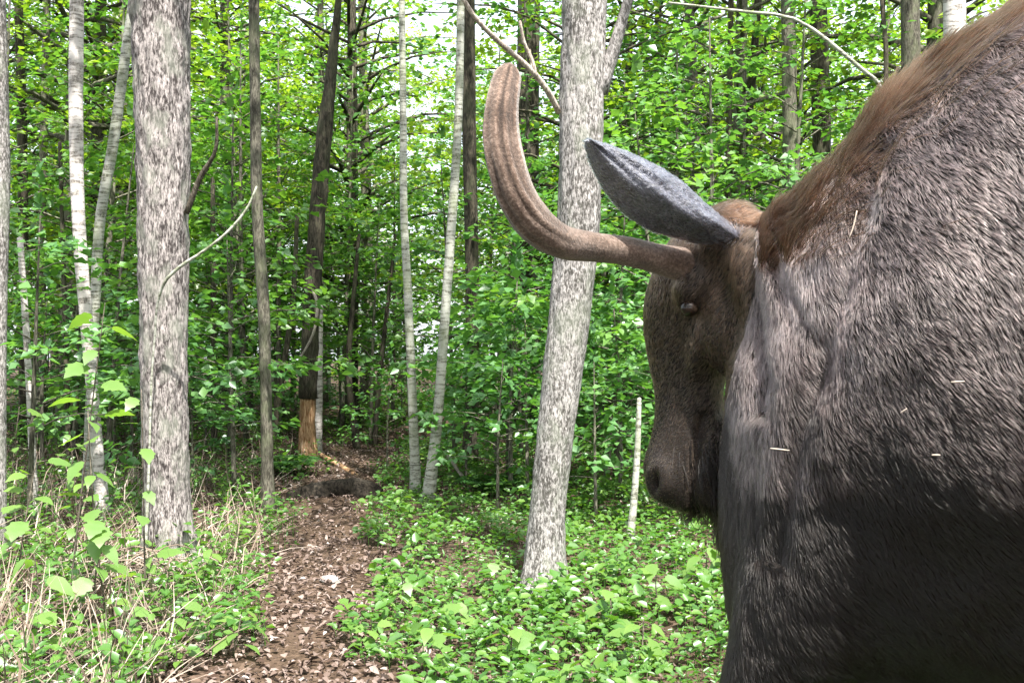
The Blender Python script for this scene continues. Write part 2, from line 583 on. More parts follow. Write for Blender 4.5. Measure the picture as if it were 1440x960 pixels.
VAR = {'sapling': [], 'tree': [], 'top': []}
for v in range(7):       # young understory trees, leafy from knee height up
    w, c = MB(), MB()
    H = [3.4, 4.4, 5.4, 6.2, 2.6, 4.9, 1.7][v]
    r = 0.012 + 0.005 * H
    lean = (random.uniform(-.08, .08), random.uniform(-.05, .05))
    tube(w, [[0, 0, -.05, r], [lean[0] * H * .5 + .03, lean[1] * H * .5, H * .5, r * .7], [lean[0] * H, lean[1] * H, H, r * .2]], 7, 9, 0.5)
    O, D, Ls = branch_system(w, H, 0.22 * H + .1, H * .97, int(9 + 5.0 * H), 0.45 + 0.22 * H, r, lean, 0.3, seed=v + 3)
    leaf_cloud(c, O, D, Ls, 14, 0.094, 0.58)
    VAR['sapling'].append((w.mesh('sapling_stem', M['bark_mid']), c.mesh('sapling_leaves', M[['leaf_a', 'leaf_b', 'leaf_a', 'leaf_c', 'leaf_b', 'leaf_a', 'leaf_b'][v]], False), H))
for v in range(5):       # full forest trees
    w, c = MB(), MB()
    H = [12.0, 14.0, 10.0, 13.0, 11.0][v]
    r = 0.075 + 0.004 * H
    lean = (random.uniform(-.03, .03), random.uniform(-.03, .03))
    tube(w, [[0, 0, -.1, r * 1.15], [lean[0] * H * .25, 0, H * .25, r * .9], [lean[0] * H * .6 + .06, lean[1] * H * .5, H * .6, r * .6], [lean[0] * H, lean[1] * H, H, r * .15]], 9, 16, 0.5, flare=0.35, seed=v)
    O, D, Ls = branch_system(w, H, [3.0, 2.4, 1.9, 3.8, 2.2][v], H * .97, 70, 2.5, r, lean, 0.4, seed=v + 40)
    leaf_cloud(c, O, D, Ls * 1.5, 8, 0.125, 0.55)
    VAR['tree'].append((w.mesh('tree_trunk', M[['bark_dark', 'bark_mid', 'bark_dark', 'bark_mid', 'bark_spot'][v]]), c.mesh('tree_leaves', M[['leaf_a', 'leaf_c', 'leaf_b', 'leaf_c', 'leaf_a'][v]], False), H))
for v in range(3):       # high crowns of the near trees (begin above the picture), origin at crown base
    w, c = MB(), MB()
    O, D, Ls = branch_system(w, 5.0, 0.1, 4.9, 36, 2.1, 0.06, (0, 0), 0.5, seed=v + 80)
    tube(w, [[0, 0, -.2, .06], [0, 0, 2.5, .045], [0, 0, 5, .01]], 6, 5, .5)
    leaf_cloud(c, O, D, Ls * 1.4, 7, 0.12, 0.5)
    VAR['top'].append((w.mesh('crown_limbs', M['bark_mid']), c.mesh('crown_leaves', M[['leaf_a', 'leaf_c', 'leaf_b'][v]], False)))


def plant_tree(kind, v, x, y, rz, s, label, group, name, sz=None):
    wm, lm, H = VAR[kind][v]
    o = thing(name, label, 'tree' if kind == 'tree' else 'sapling', (x, y, float(gz(x, y))), rz, group)
    o.scale = (s, s, s * (sz or 1.0))
    obj('trunk' if kind == 'tree' else 'stem', wm, o)
    obj('crown', lm, o)
    return o


# named stems of the photograph: rows (px, py, width px); distance from the base
def px_trunk(name, label, rows, d, mat, cat='tree', group=None, sides=10, rough=0.0, flare=0.3, top=None, crown=None,
             base=True, limbs=(), dy=0.0, n=None, rscale=3.0):
    rows = sorted(rows, key=lambda r: -r[1])
    pts = []
    for (px, py, wd) in rows:
        p = P(px, py, d)
        pts.append([p[0], p[1], p[2], wd * 0.5 * d / FPX])
    pts = np.array(pts)
    zt = gz(pts[0, 0], d)
    if base and pts[0, 2] > zt - 0.02:
        s = (pts[0] - pts[1]); k = (zt - 0.06 - pts[0, 2]) / min(s[2], -1e-3)
        pts = np.vstack([pts[0] + s * max(k, 0), pts])
        pts[0, 3] = pts[1, 3] * 1.06
    if top is not None:          # carry the stem on upward out of the picture
        s = (pts[-1] - pts[-2]); s = s / s[2]
        hgt = top - pts[-1, 2]
        if hgt > 0.5:
            e = pts[-1].copy()
            e[:3] += np.array([s[0] * hgt * .6, dy * hgt, hgt]); e[3] *= 0.5
            pts = np.vstack([pts, e])
    loc = np.array([pts[0, 0], pts[0, 1], float(zt)])
    o = thing(name, label, cat, loc, 0, group)
    mb = MB()
    tube(mb, pts, sides, n or max(10, len(pts) * 3), 0.5, rough=rough, flare=flare, seed=d, scale=rscale)
    obj('trunk', mb.mesh(name, mat, True, loc), o)
    for lrows, lmat in limbs:
        lb = MB()
        for L in lrows:
            q = [[*P(a, b, dd), wd * 0.5 * dd / FPX] for (a, b, wd, dd) in L]
            tube(lb, q, 6, max(8, len(q) * 3), 0.5, rough=0.12, scale=40)
        obj('branch', lb.mesh('branch', lmat, True, loc), o)
    if crown is not None:
        wm, lm = VAR['top'][crown]
        for nm, mm in (('crown_limb', wm), ('crown', lm)):
            c = obj(nm, mm, o)
            c.location = pts[-1, :3] - loc + np.array([0, 0, -3.4])
            c.rotation_euler = (0, 0, d * 3.7)
    return o


T1 = px_trunk('grey_tree', 'thick grey rough-barked tree trunk rising from dry grass beside the path',
              [(225, 0, 79), (229, 200, 72), (230, 400, 66), (232, 600, 62), (235, 720, 62), (238, 800, 70)], 6.0, M['bark_grey'],
              sides=84, rough=0.10, flare=0.60, top=8.5, crown=0, n=230, rscale=26,
              limbs=[([[(262, 300, 9, 5.95), (284, 245, 8, 5.9), (302, 215, 6, 5.85), (305, 165, 4, 5.8)]], M['twig'])])
T2 = px_trunk('leaning_pale_tree', 'pale grey leaning tree trunk standing between the antler and the moose face',
              [(822, 0, 62), (818, 150, 62), (814, 300, 60), (800, 450, 58), (782, 600, 52), (768, 740, 50), (762, 850, 58)], 5.4, M['bark_pale'],
              sides=72, rough=0.07, flare=0.55, top=8.5, crown=2, n=220, rscale=30,
              limbs=[([[(842, 130, 26, 5.4), (858, 85, 20, 5.38), (872, 40, 16, 5.35), (886, -10, 14, 5.32), (905, -120, 10, 5.3)]], M['bark_pale']),
                     ([[(786, 158, 9, 5.35), (768, 125, 8.5, 5.25), (748, 100, 8, 5.2), (705, 62, 7.5, 5.1), (668, 25, 7, 5.0), (640, -20, 6, 4.95)],
                       [(754, 108, 6, 5.2), (748, 85, 5.5, 5.2), (737, 60, 5, 5.18), (731, 30, 4, 5.15)],
                       [(747, 102, 3, 5.2), (747, 84, 2.6, 5.2), (745, 70, 2, 5.2)]], M['dead'])])
px_trunk('birch_tree', 'slim pale birch trunk beside the thick grey tree',
         [(108, 0, 19), (107, 180, 19), (110, 300, 18), (117, 400, 18), (126, 500, 17), (134, 600, 16), (142, 690, 17)], 7.6, M['bark_birch'], sides=20, rough=.05, top=9, crown=1, n=60, rscale=20)
px_trunk('slanting_tree', 'slanting mottled grey sapling leaning towards the thick grey tree',
         [(186, 10, 13), (172, 110, 14), (158, 210, 15), (142, 300, 14), (134, 420, 14), (128, 540, 13), (124, 660, 14)], 8.6, M['bark_spot'], sides=16, rough=.06, top=8, n=50, rscale=20)
px_trunk('edge_tree', 'pinkish grey trunk standing beside two thin dark trunks',
         [(-6, 0, 26), (0, 260, 26), (-4, 420, 26), (-8, 800, 30)], 6.3, M['bark_pale'], sides=20, rough=.05, top=7, n=60, rscale=20)
px_trunk('thin_dark_tree', 'thin dark olive trunk next to the pinkish grey trunk',
         [(26, 0, 11), (30, 130, 13), (33, 330, 13), (34, 560, 14)], 12.5, M['bark_dark'], top=11, crown=1)
px_trunk('thin_dark_tree', 'thin olive trunk next to the slim pale birch',
         [(66, 0, 10), (64, 120, 11), (60, 260, 11), (58, 560, 13)], 13.5, M['bark_mid'], top=11, crown=0)
px_trunk('thin_dark_tree', 'very thin dark sapling stem below the birch, leafless',
         [(84, 200, 5), (88, 330, 6), (92, 480, 7), (96, 600, 8)], 10.5, M['bark_dark'], cat='sapling', flare=.1)
px_trunk('pale_sapling', 'short pale whitish sapling stem standing in the undergrowth',
         [(28, 335, 8), (34, 420, 9), (40, 520, 9), (46, 650, 10)], 7.4, M['bark_birch'], cat='sapling', flare=.15)
px_trunk('olive_tree', 'straight olive grey trunk standing at the near edge of the path',
         [(357, 0, 15), (359, 150, 15), (362, 300, 16), (371, 440, 17), (374, 560, 16), (377, 710, 19)], 8.1, M['bark_mid'], sides=16, rough=.05, top=9.5, crown=2, n=60, rscale=20)
px_trunk('slim_tree', 'slim dark stem with pale base by the path, beside a mottled leaning stem',
         [(565, 0, 9), (567, 160, 10), (568, 300, 11), (574, 420, 12), (579, 540, 13), (585, 690, 16)], 8.9, M['bark_spot'], sides=14, rough=.05, top=10, crown=1, n=50, rscale=20)
px_trunk('mottled_tree', 'slender mottled stem leaning over, lowest half pale',
         [(648, 0, 11), (644, 180, 12), (634, 330, 13), (624, 470, 14), (614, 600, 15), (602, 705, 19)], 8.4, M['bark_spot'], sides=14, rough=.05, top=10, crown=2, n=50, rscale=20)
px_trunk('dark_straight_tree', 'straight dark trunk behind the slender mottled stem',
         [(658, 0, 20), (660, 200, 20), (664, 400, 19), (664, 540, 20), (660, 650, 22)], 10.8, M['bark_dark'], sides=14, rough=.05, top=11, crown=0, n=50, rscale=20)
px_trunk('background_tree', 'thick dark trunk behind the antler tip',
         [(744, 0, 32), (742, 140, 32), (738, 330, 33), (720, 460, 32), (716, 580, 34)], 15.0, M['bark_dark'], sides=14, rough=.05, top=14, crown=1, n=50, rscale=14)
px_trunk('background_tree', 'thin dark stem behind the moose ear, paired with a second thin stem',
         [(1028, 0, 8), (1026, 130, 8), (1023, 280, 9), (1020, 520, 10)], 13.0, M['bark_dark'], top=11)
px_trunk('background_tree', 'thin slightly leaning dark stem above the moose neck, second of a pair',
         [(1066, 0, 10), (1058, 110, 11), (1046, 240, 11), (1036, 520, 12)], 13.8, M['bark_dark'], top=11, crown=0)
px_trunk('background_tree', 'straight grey-green trunk rising behind the moose neck',
         [(1108, 0, 20), (1110, 120, 20), (1111, 240, 21), (1112, 540, 23)], 12.0, M['bark_mid'], sides=14, rough=.05, top=11, crown=2, n=50, rscale=18)
px_trunk('background_tree', 'dark rugged trunk rising behind the front of the moose mane',
         [(1150, 0, 24), (1154, 120, 26), (1156, 260, 26), (1158, 540, 30)], 14.2, M['bark_dark'], sides=14, rough=.08, top=12, crown=0, n=50, rscale=14)
px_trunk('background_tree', 'very thin leaning stem above the moose mane',
         [(1240, 0, 6), (1246, 70, 7), (1244, 200, 7), (1242, 520, 9)], 11.5, M['bark_dark'], top=9)
px_trunk('background_tree', 'olive grey trunk rising behind the moose hump',
         [(1280, 0, 26), (1281, 120, 26), (1283, 540, 30)], 11.4, M['bark_mid'], sides=14, rough=.05, top=11, crown=1, n=50, rscale=18)
px_trunk('background_tree', 'pale whitish trunk just showing above the top of the moose hump',
         [(1342, 0, 30), (1344, 200, 31), (1348, 560, 36)], 9.4, M['bark_birch'], sides=14, rough=.05, top=10, n=50, rscale=18)
px_trunk('pale_stake_stem', 'short pale barkless stem standing upright in front of the moose muzzle',
         [(899, 560, 6), (896, 640, 9), (891, 710, 10), (884, 778, 13)], 6.6, M['bark_spot'], cat='dead stem', flare=.15)
for (rows, d, lab) in [
    ([(505, 330, 5), (496, 430, 7), (490, 520, 9), (500, 615, 11)], 12.8, 'dark crooked sapling stem at the far end of the path'),
    ([(556, 330, 4), (545, 430, 6), (534, 530, 7), (527, 620, 8)], 13.4, 'thin dark sapling leaning right over the far end of the path'),
    ([(418, 300, 6), (412, 420, 8), (398, 520, 9), (386, 590, 12)], 12.4, 'dark stem leaning towards the stripped dead trunk'),
    ([(299, 250, 6), (300, 400, 8), (301, 580, 9)], 12.0, 'thin dark stem seen between thick grey tree and olive trunk'),
    ([(450, 430, 9), (449, 520, 10), (448, 590, 11)], 12.2, 'pale slim trunk close behind the stripped dead trunk'),
    ([(690, 420, 5), (694, 560, 6), (697, 640, 7)], 11.2, 'thin olive sapling stem left of the leaning pale tree'),
    ([(870, 420, 5), (868, 560, 6), (866, 660, 7)], 10.0, 'thin dark sapling stem between leaning pale tree and moose face'),
]:
    px_trunk('sapling', lab, rows, d, M['bark_birch'] if 'pale' in lab.split()[0] else M['bark_dark'], cat='sapling', flare=.1)

# the dead snag: dark bark above, stripped orange wood at the foot
d = 11.6
px = [(432, 648, 30), (432, 600, 26), (433, 560, 26), (436, 480, 24), (441, 380, 24), (450, 260, 23), (457, 180, 21), (464, 120, 17), (470, 60, 13), (476, 0, 9), (484, -120, 5)]
pts = np.array([[*P(a, b, d), w * .5 * d / FPX] for a, b, w in px])
loc = np.array([pts[0, 0], d, float(gz(pts[0, 0], d))])
sn = thing('dead_snag', 'dark crooked dead trunk with orange stripped wood at its foot', 'dead tree', loc)
mb = MB(); tube(mb, pts[2:], 18, 40, .5, rough=.14, scale=22, seed=2)
obj('bark', mb.mesh('snag_bark', M['bark_dark'], True, loc), sn)
mb = MB(); pts2 = pts[:3].copy(); pts2[0, 2] = loc[2] - .1; pts2[:, 3] *= 0.86
tube(mb, pts2, 16, 14, .5, rough=.10, scale=24, flare=.35)
M['strip'] = bark_mat('stripped_orange_wood', (0.16, 0.075, 0.03), (0.46, 0.32, 0.20), 70, 8, (0.10, 0.05, 0.03), 0.5, 0.05)
obj('stripped_wood', mb.mesh('snag_wood', M['strip'], True, loc), sn)
mb = MB()
for L in ([(440, 408, 5, 11.5), (446, 430, 5, 11.2), (440, 470, 4, 11.0), (424, 500, 3, 10.9), (412, 520, 2, 10.8)],):
    tube(mb, [[*P(a, b, dd), w * .5 * dd / FPX] for a, b, w, dd in L], 6, 14, .5)
obj('branch', mb.mesh('snag_branch', M['dead'], True, loc), sn)

# ------------------------------------------------------------------ the wood behind
def ok_spot(x, y, clear):
    if clear < 1.3 and y > 12 and 590 < 720 + x / y * FPX < 660 and random.random() < .7: return False
    return abs(x - float(path_x(y))) > clear and not (x > 0.1 and y < 4.6)


LAND = [(0, 'the pinkish grey trunk'), (62, 'the thin olive trunk'), (110, 'the slim pale birch'), (165, 'the slanting mottled sapling'), (230, 'the thick grey tree'), (300, 'the thin dark stem'),
        (365, 'the straight olive grey trunk'), (440, 'the dark dead trunk'), (505, 'the crooked dark stem'), (572, 'the slim stem by the path'), (628, 'the slender mottled stem'),
        (668, 'the straight dark trunk'), (725, 'the thick dark trunk'), (800, 'the leaning pale tree'), (870, 'the gap by the leaning pale tree'), (935, 'the moose forehead'),
        (1010, 'the moose ear'), (1060, 'the pair of thin stems'), (1110, 'the straight grey-green trunk'), (1155, 'the dark rugged trunk'), (1240, 'the thin stem above the mane'), (1290, 'the moose hump'), (1400, 'the top of the moose hump')]
TONE = {'leaf_a': 'mid-green', 'leaf_b': 'cool green', 'leaf_c': 'yellow-green'}
STONE = ['mid-green', 'cool green', 'mid-green', 'yellow-green', 'cool green', 'mid-green', 'cool green']
TTONE = ['mid-green', 'yellow-green', 'cool green', 'yellow-green', 'mid-green']


def near_land(x, y):
    q = 720 + x / y * FPX
    return min(LAND, key=lambda l: abs(l[0] - q))[1]


def sap_label(v, s, x, y):
    h = VAR['sapling'][v][2] * s
    size = 'low bushy' if h < 2.3 else 'tall' if h > 4.6 else 'medium-high'
    return size + ' ' + STONE[v] + ' leafy sapling ' + ('close behind ' if y < 12.5 else 'well behind ') + near_land(x, y)


def tree_label(v, x, y):
    far = 'behind' if y < 22 else 'far behind' if y < 33 else 'farthest behind'
    return TTONE[v] + ' forest tree ' + far + ' ' + near_land(x, y)


placed = []
tries = 0
while len(placed) < 104 and tries < 6000:
    tries += 1
    y = random.uniform(8.4, 23.0)
    x = random.uniform(-0.54 * y - 0.4, 0.46 * y)
    if not ok_spot(x, y, 1.25 if y < 13 else 0.5): continue
    if any((x - a) ** 2 + (y - b) ** 2 < 0.6 for a, b in placed): continue
    placed.append((x, y))
    v = random.choice([0, 1, 2, 3, 4, 5, 6, 6, 4, 1, 2, 5]) if y > 10.5 else random.choice([4, 6, 6, 0])
    s_ = random.uniform(0.85, 1.15)
    plant_tree('sapling', v, x, y, random.random() * 6.28, s_, sap_label(v, s_, x, y), 'leafy understory saplings in the wood', 'understory_sapling')
tplaced = []
tries = 0
while len(tplaced) < 48 and tries < 4000:
    tries += 1
    y = random.uniform(13.0, 33.0)
    x = random.uniform(-0.54 * y - 1, 0.47 * y)
    if not ok_spot(x, y, 1.3): continue
    if any((x - a) ** 2 + (y - b) ** 2 < 2.6 for a, b in tplaced): continue
    tplaced.append((x, y))
    v = random.randrange(5)
    plant_tree('tree', v, x, y, random.random() * 6.28, random.uniform(0.8, 1.1), tree_label(v, x, y), 'forest trees in the background wood', 'forest_tree')
nlow = 0
while nlow < 46:
    y = random.uniform(11.5, 24.0)
    x = random.uniform(-0.5 * y, 0.36 * y)
    if not ok_spot(x, y, 1.0 if y < 12.5 else 0.35): continue
    nlow += 1
    v = random.choice([6, 6, 4])
    s_ = random.uniform(0.6, 1.0)
    plant_tree('sapling', v, x, y, random.random() * 6.28, s_, sap_label(v, s_, x, y), 'leafy understory saplings in the wood', 'understory_sapling')
# the wood goes on around and behind the viewer
for k, (x, y) in enumerate([(-5.5, 1.0), (-8, -3), (-3.5, -4.5), (-1.0, -7.5), (2.5, -6), (6.5, -5.5), (9.5, -2), (10.5, 3.5), (8.5, 7.0), (-9.5, 4.0), (-6.0, -8.0), (4.0, -10), (-12, 0), (13, -6), (12, 8)]):
    v = k % 5
    plant_tree('tree', v, x, y, k * 1.3, 1.0, TTONE[v] + ' forest tree at the side of the clearing where the moose stands', 'forest trees around the clearing', 'forest_tree')


for k in range(16):
    sd = 1 if k % 3 else -1
    y = 3.2 + k * 0.75
    x = sd * (0.56 * y + 1.7 + 2.2 * random.random())
    v = [0, 4, 1, 6, 5, 2][k % 6]
    plant_tree('sapling', v, x, y, k * 2.1, 1.0, STONE[v] + ' leafy sapling at the side of the clearing where the moose stands', 'leafy saplings around the clearing', 'understory_sapling')


# saplings seen singly: (px of stem, distance, variant, scale, label)
for (pxs, d, v, s, lab) in [
    (330, 8.6, 4, 0.92, 'leafy sapling with layered sprays between the thick grey tree and the olive trunk'),
    (40, 7.0, 4, 0.85, 'leafy sapling beside the short pale whitish stem'),
    (520, 13.6, 0, 1.0, 'leafy sapling at the far bend of the path'),
    (715, 9.6, 6, 1.1, 'low bushy sapling just left of the leaning pale tree'),
    (850, 9.0, 4, 1.0, 'leafy sapling filling the gap between leaning pale tree and moose face'),
    (935, 8.6, 0, 1.0, 'leafy sapling behind the moose forehead'),
    (640, 11.6, 0, 1.0, 'leafy sapling behind the slender mottled stem'),
    (480, 15.0, 2, 1.0, 'tall leafy sapling behind the dark dead trunk'),
    (1010, 10.5, 1, 1.1, 'leafy sapling behind the moose ear'),
    (1090, 11.0, 2, 1.0, 'leafy tall sapling behind the moose neck'),
    (150, 10.2, 0, 1.0, 'leafy sapling behind the slim pale birch'),
    (700, 7.8, 6, .72, 'bushy knee-high shrub just left of the leaning pale tree'),
    (742, 8.6, 6, .92, 'bushy waist-high shrub close behind the leaning pale tree'),
    (838, 7.2, 6, .70, 'bushy low shrub right of the leaning pale tree'),
    (872, 8.2, 6, .95, 'bushy shrub beside the short pale barkless stem'),
    (930, 7.4, 6, .75, 'bushy low shrub behind the moose muzzle'),
    (1000, 7.0, 6, .62, 'bushy low shrub in front of the moose chest'),
    (545, 10.2, 6, .62, 'bushy low shrub at the right edge of the path near the slim stem'),
    (655, 9.2, 6, .66, 'bushy low shrub at the foot of the straight dark trunk'),
    (330, 10.6, 6, .66, 'bushy low shrub left of the olive trunk'),
    (270, 9.0, 6, .62, 'bushy low shrub right behind the thick grey tree'),
]:
    x = (pxs - 720) / FPX * d
    plant_tree('sapling', v, x, d, pxs * 1.7, s, lab, None, 'understory_sapling')


def far_wood():
    mb = MB()
    k = 2600
    th = RNG.uniform(-0.62, 0.62, k)
    r = RNG.uniform(36, 58, k)
    O = np.stack([np.tan(th) * r * .92, r, RNG.uniform(-0.8, 1, k) ** 1 * 0 + 16 * RNG.random(k) ** 0.9 - 0.8], 1)
    cl = np.array([mnoise.noise(Vector((q[0] * .22, q[1] * .15, q[2] * .28))) for q in O])
    win = (np.abs(720 + O[:, 0] / O[:, 1] * FPX - 622) < 60) & (O[:, 2] < 2.2)
    O = O[(cl > -0.16) & ~win]
    k = len(O)
    D = RNG.normal(0, 1, (k, 3)); D[:, 2] *= .3
    leaf_cloud(mb, O, D, RNG.uniform(1.0, 2.2, k), 26, 0.27, 0.55)
    o = obj('far_wood', mb.mesh('far_wood', M['leaf_c'], False))
    tag(o, 'far mass of pale green leaves beyond the trees', 'woodland', kind='stuff')
    for t in range(16):
        y = random.uniform(34, 46)
        x = random.uniform(-.52, .5) * y
        v = random.randrange(5)
        plant_tree('tree', v, x, y, random.random() * 6.28, random.uniform(1.0, 1.25),
                   tree_label(v, x, y), 'forest trees in the background wood', 'forest_tree')


far_wood()


# ------------------------------------------------------------------ dead branches and sticks
def stick(name, label, cat, rows, mat, sides=7, rough=0.12):
    q = np.array([[*P(a, b, dd), w * .5 * dd / FPX] for (a, b, w, dd) in rows])
    loc = q[0, :3].copy()
    mb = MB(); tube(mb, q, sides, max(12, 4 * len(q)), .5, rough=rough, scale=45, seed=loc[0])
    o = obj(name, mb.mesh(name, mat, True, loc), None, loc)
    return tag(o, label, cat)


stick('dead_branch', 'thin pale dead branch hanging slantwise in front of the thick grey trunk', 'branch',
      [(361, 262, 2.4, 5.6), (348, 292, 3.6, 5.6), (318, 328, 4, 5.6), (282, 356, 4, 5.6), (252, 376, 5, 5.62), (232, 396, 4.5, 5.64), (222, 425, 3.5, 5.68), (218, 470, 3, 5.72), (214, 520, 3, 5.74), (210, 640, 3.5, 5.74), (206, 740, 5, 5.74), (202, 815, 6, 5.74)], M['bark_spot'])
stick('dead_branch', 'long thin leafless branch crossing high above the moose neck', 'branch',
      [(940, 4, 3, 9), (1040, 16, 4, 9), (1120, 28, 5, 9), (1165, 58, 6, 9), (1205, 92, 6, 9), (1236, 118, 6, 9.1), (1262, 190, 7, 9.2), (1290, 320, 8, 9.2), (1300, 800, 9, 9.2)], M['bark_spot'])
stick('fallen_branch', 'orange-brown fallen branch lying behind the dark log on the path', 'fallen branch',
      [(452, 640, 7, 11.3), (478, 655, 8, 10.8), (500, 668, 8, 10.3), (520, 682, 7, 9.8)], M['strip'])
stick('fallen_branch', 'thin bare fallen branch lying in the undergrowth left of the dead trunk', 'fallen branch',
      [(318, 646, 5, 11.6), (360, 646, 5, 11.3), (408, 642, 6, 11.1)], M['dead'])
stick('fallen_branch', 'thin grey stick leaning in the undergrowth beside the slender mottled stem', 'fallen branch',
      [(628, 638, 4, 9.6), (640, 655, 5, 9.4), (652, 672, 5, 9.2)], M['dead'])


def black_log():
    M['char'] = bark_mat('black_rotten_wood', (0.008, 0.007, 0.006), (0.045, 0.038, 0.030), 40, 30, None, 0, .05)
    rows = [(405, 706, 16, 8.7), (440, 698, 26, 8.7), (480, 690, 32, 8.75), (515, 686, 30, 8.8), (535, 686, 18, 8.85)]
    q = np.array([[*P(a, b, dd), w * .5 * dd / FPX] for (a, b, w, dd) in rows])
    for r in q: r[2] = float(gz(r[0], r[1])) + r[3] * 0.45
    loc = np.array([q[2, 0], q[2, 1], float(gz(q[2, 0], q[2, 1]))])
    mb = MB(); tube(mb, q, 18, 30, .5, rough=.35, scale=16, seed=5)
    o = obj('rotten_log', mb.mesh('rotten_log', M['char'], True, loc), None, loc)
    tag(o, 'black rotten log lying across the leaf-covered path', 'log')
    rows = [(452, 676, 8, 9.1), (490, 680, 10, 9.05), (530, 684, 8, 9.0)]
    q = np.array([[*P(a, b, dd), w * .5 * dd / FPX] for (a, b, w, dd) in rows])
    for r in q: r[2] = float(gz(r[0], r[1])) + r[3] * 0.7
    loc = q[0, :3].copy()
    mb = MB(); tube(mb, q, 10, 18, .5, rough=.25, scale=30, seed=9)
    o = obj('fallen_branch', mb.mesh('fallen_branch', M['bark_mid'], True, loc), None, loc)
    tag(o, 'grey fallen branch lying close against the black rotten log', 'fallen branch')


black_log()


def blob_mesh(name, mat, sx, sy, sz, amp, seed, nu=20, nv=12, freq=2.0):
    V = []
    for a in range(nv + 1):
        ph = math.pi * a / nv
        for b in range(nu):
            th = 2 * math.pi * b / nu
            p = Vector((math.sin(ph) * math.cos(th), math.sin(ph) * math.sin(th), math.cos(ph)))
            k = 1 + amp * mnoise.fractal(p * freq + Vector((seed, 0, 0)), 1, 2, 3)
            V.append((p.x * sx * k, p.y * sy * k, p.z * sz * k))
    i = np.arange(nv)[:, None] * nu; j = np.arange(nu)[None, :]; j2 = (j + 1) % nu
    Q = np.stack([i + j, i + nu + j, i + nu + j2, i + j2], -1).reshape(-1, 4)
    return np_mesh(name, V, Q, mat, True)


m = NT('pale_stone')
nn = m.noise(m.coord((30, 30, 30)), 1, 4, .6)
m.principled(m.ramp(nn, [(0.3, (0.17, 0.16, 0.155)), (0.7, (0.36, 0.34, 0.335))]), .85, .2, nn, .4, .004)
M['stone'] = m.m
for (a, b, s, lab) in [(464, 812, .055, 'small pale stone lying among the fallen leaves on the path'),
                       (425, 806, .026, 'tiny grey pebble on the path beside the pale stone')]:
    dd = CAM_H * FPX / (b - 480)
    p = P(a, b, dd)
    o = obj('stone', blob_mesh('stone', M['stone'], s, s * .7, s * .45, .3, s * 90), None, (p[0], p[1], float(gz(p[0], p[1])) + s * .25))
    tag(o, lab, 'stone')


# fern clump beside the snag
def fern(x, y, n, ln, label):
    z0 = float(gz(x, y))
    o = thing('fern', label, 'fern', (x, y, z0))
    for f in range(n):
        az = f * 6.283 / n + random.uniform(-.2, .2)
        mb = MB()
        m_ = 14
        t = np.linspace(0.08, 1, m_)
        r = ln * t * (1 - 0.15 * t); z = ln * (0.95 * t - 0.75 * t ** 2)
        C = np.stack([np.cos(az) * r, np.sin(az) * r, z], 1)
        tan = np.gradient(C, axis=0)
        S = np.cross(tan, [0, 0, 1.0]); S /= np.linalg.norm(S, axis=1)[:, None]
        wl = ln * 0.26 * np.sin(np.pi * np.clip(t, .12, 1) ** .7) + .01
        for sg in (-1, 1):
            leaves(mb, C, S * sg + tan * 1.2, np.tile([0, 0, 1.0], (m_, 1)), wl, wl * .17, np.full(m_, random.random()), .05, True)
        tube(mb, np.column_stack([C, np.linspace(.004, .001, m_)]), 3, m_, .4)
        obj('frond', mb.mesh('frond', M['leaf_dark'], False), o)


p = P(402, 668, 10.0); fern(p[0], p[1], 11, .5, 'dark green fern clump at the edge of the path near the dead trunk')
p = P(690, 690, 8.8); fern(p[0], p[1], 9, .45, 'dark green fern in front of the bushy sapling by the leaning pale tree')


# ------------------------------------------------------------------ broad-leaved plants in the foreground
def leaf_shape(name, w, serr, droop):
    """ovate leaf 1 unit long along +x, toothed edge, midrib fold"""
    t = np.linspace(0, 1, 9)
    prof = w * np.sin(np.pi * t ** 0.72) * (1 - 0.25 * t)
    V = [(tt, 0, -droop * tt ** 2) for tt in t]
    for sg in (1, -1):
        for k, tt in enumerate(t):
            e = prof[k] * (1 + (serr if k % 2 else -serr) * (0 < k < 8))
            V.append((tt - 0.03 * (k % 2), sg * e, -droop * tt ** 2 + 0.16 * e - 0.5 * e * e))
    Q = []
    for k in range(8):
        Q.append((k, k + 1, 9 + k + 1, 9 + k))
        Q.append((k + 1, k, 18 + k, 18 + k + 1))
    return np_mesh(name, V, np.array(Q), M['leaf_big'], True, {'rnd': np.linspace(.35, .65, 27)})


LEAF = [leaf_shape('broad_leaf', .36, .12, .25), leaf_shape('oval_leaf', .28, .05, .35), leaf_shape('toothed_leaf', .42, .16, .15)]


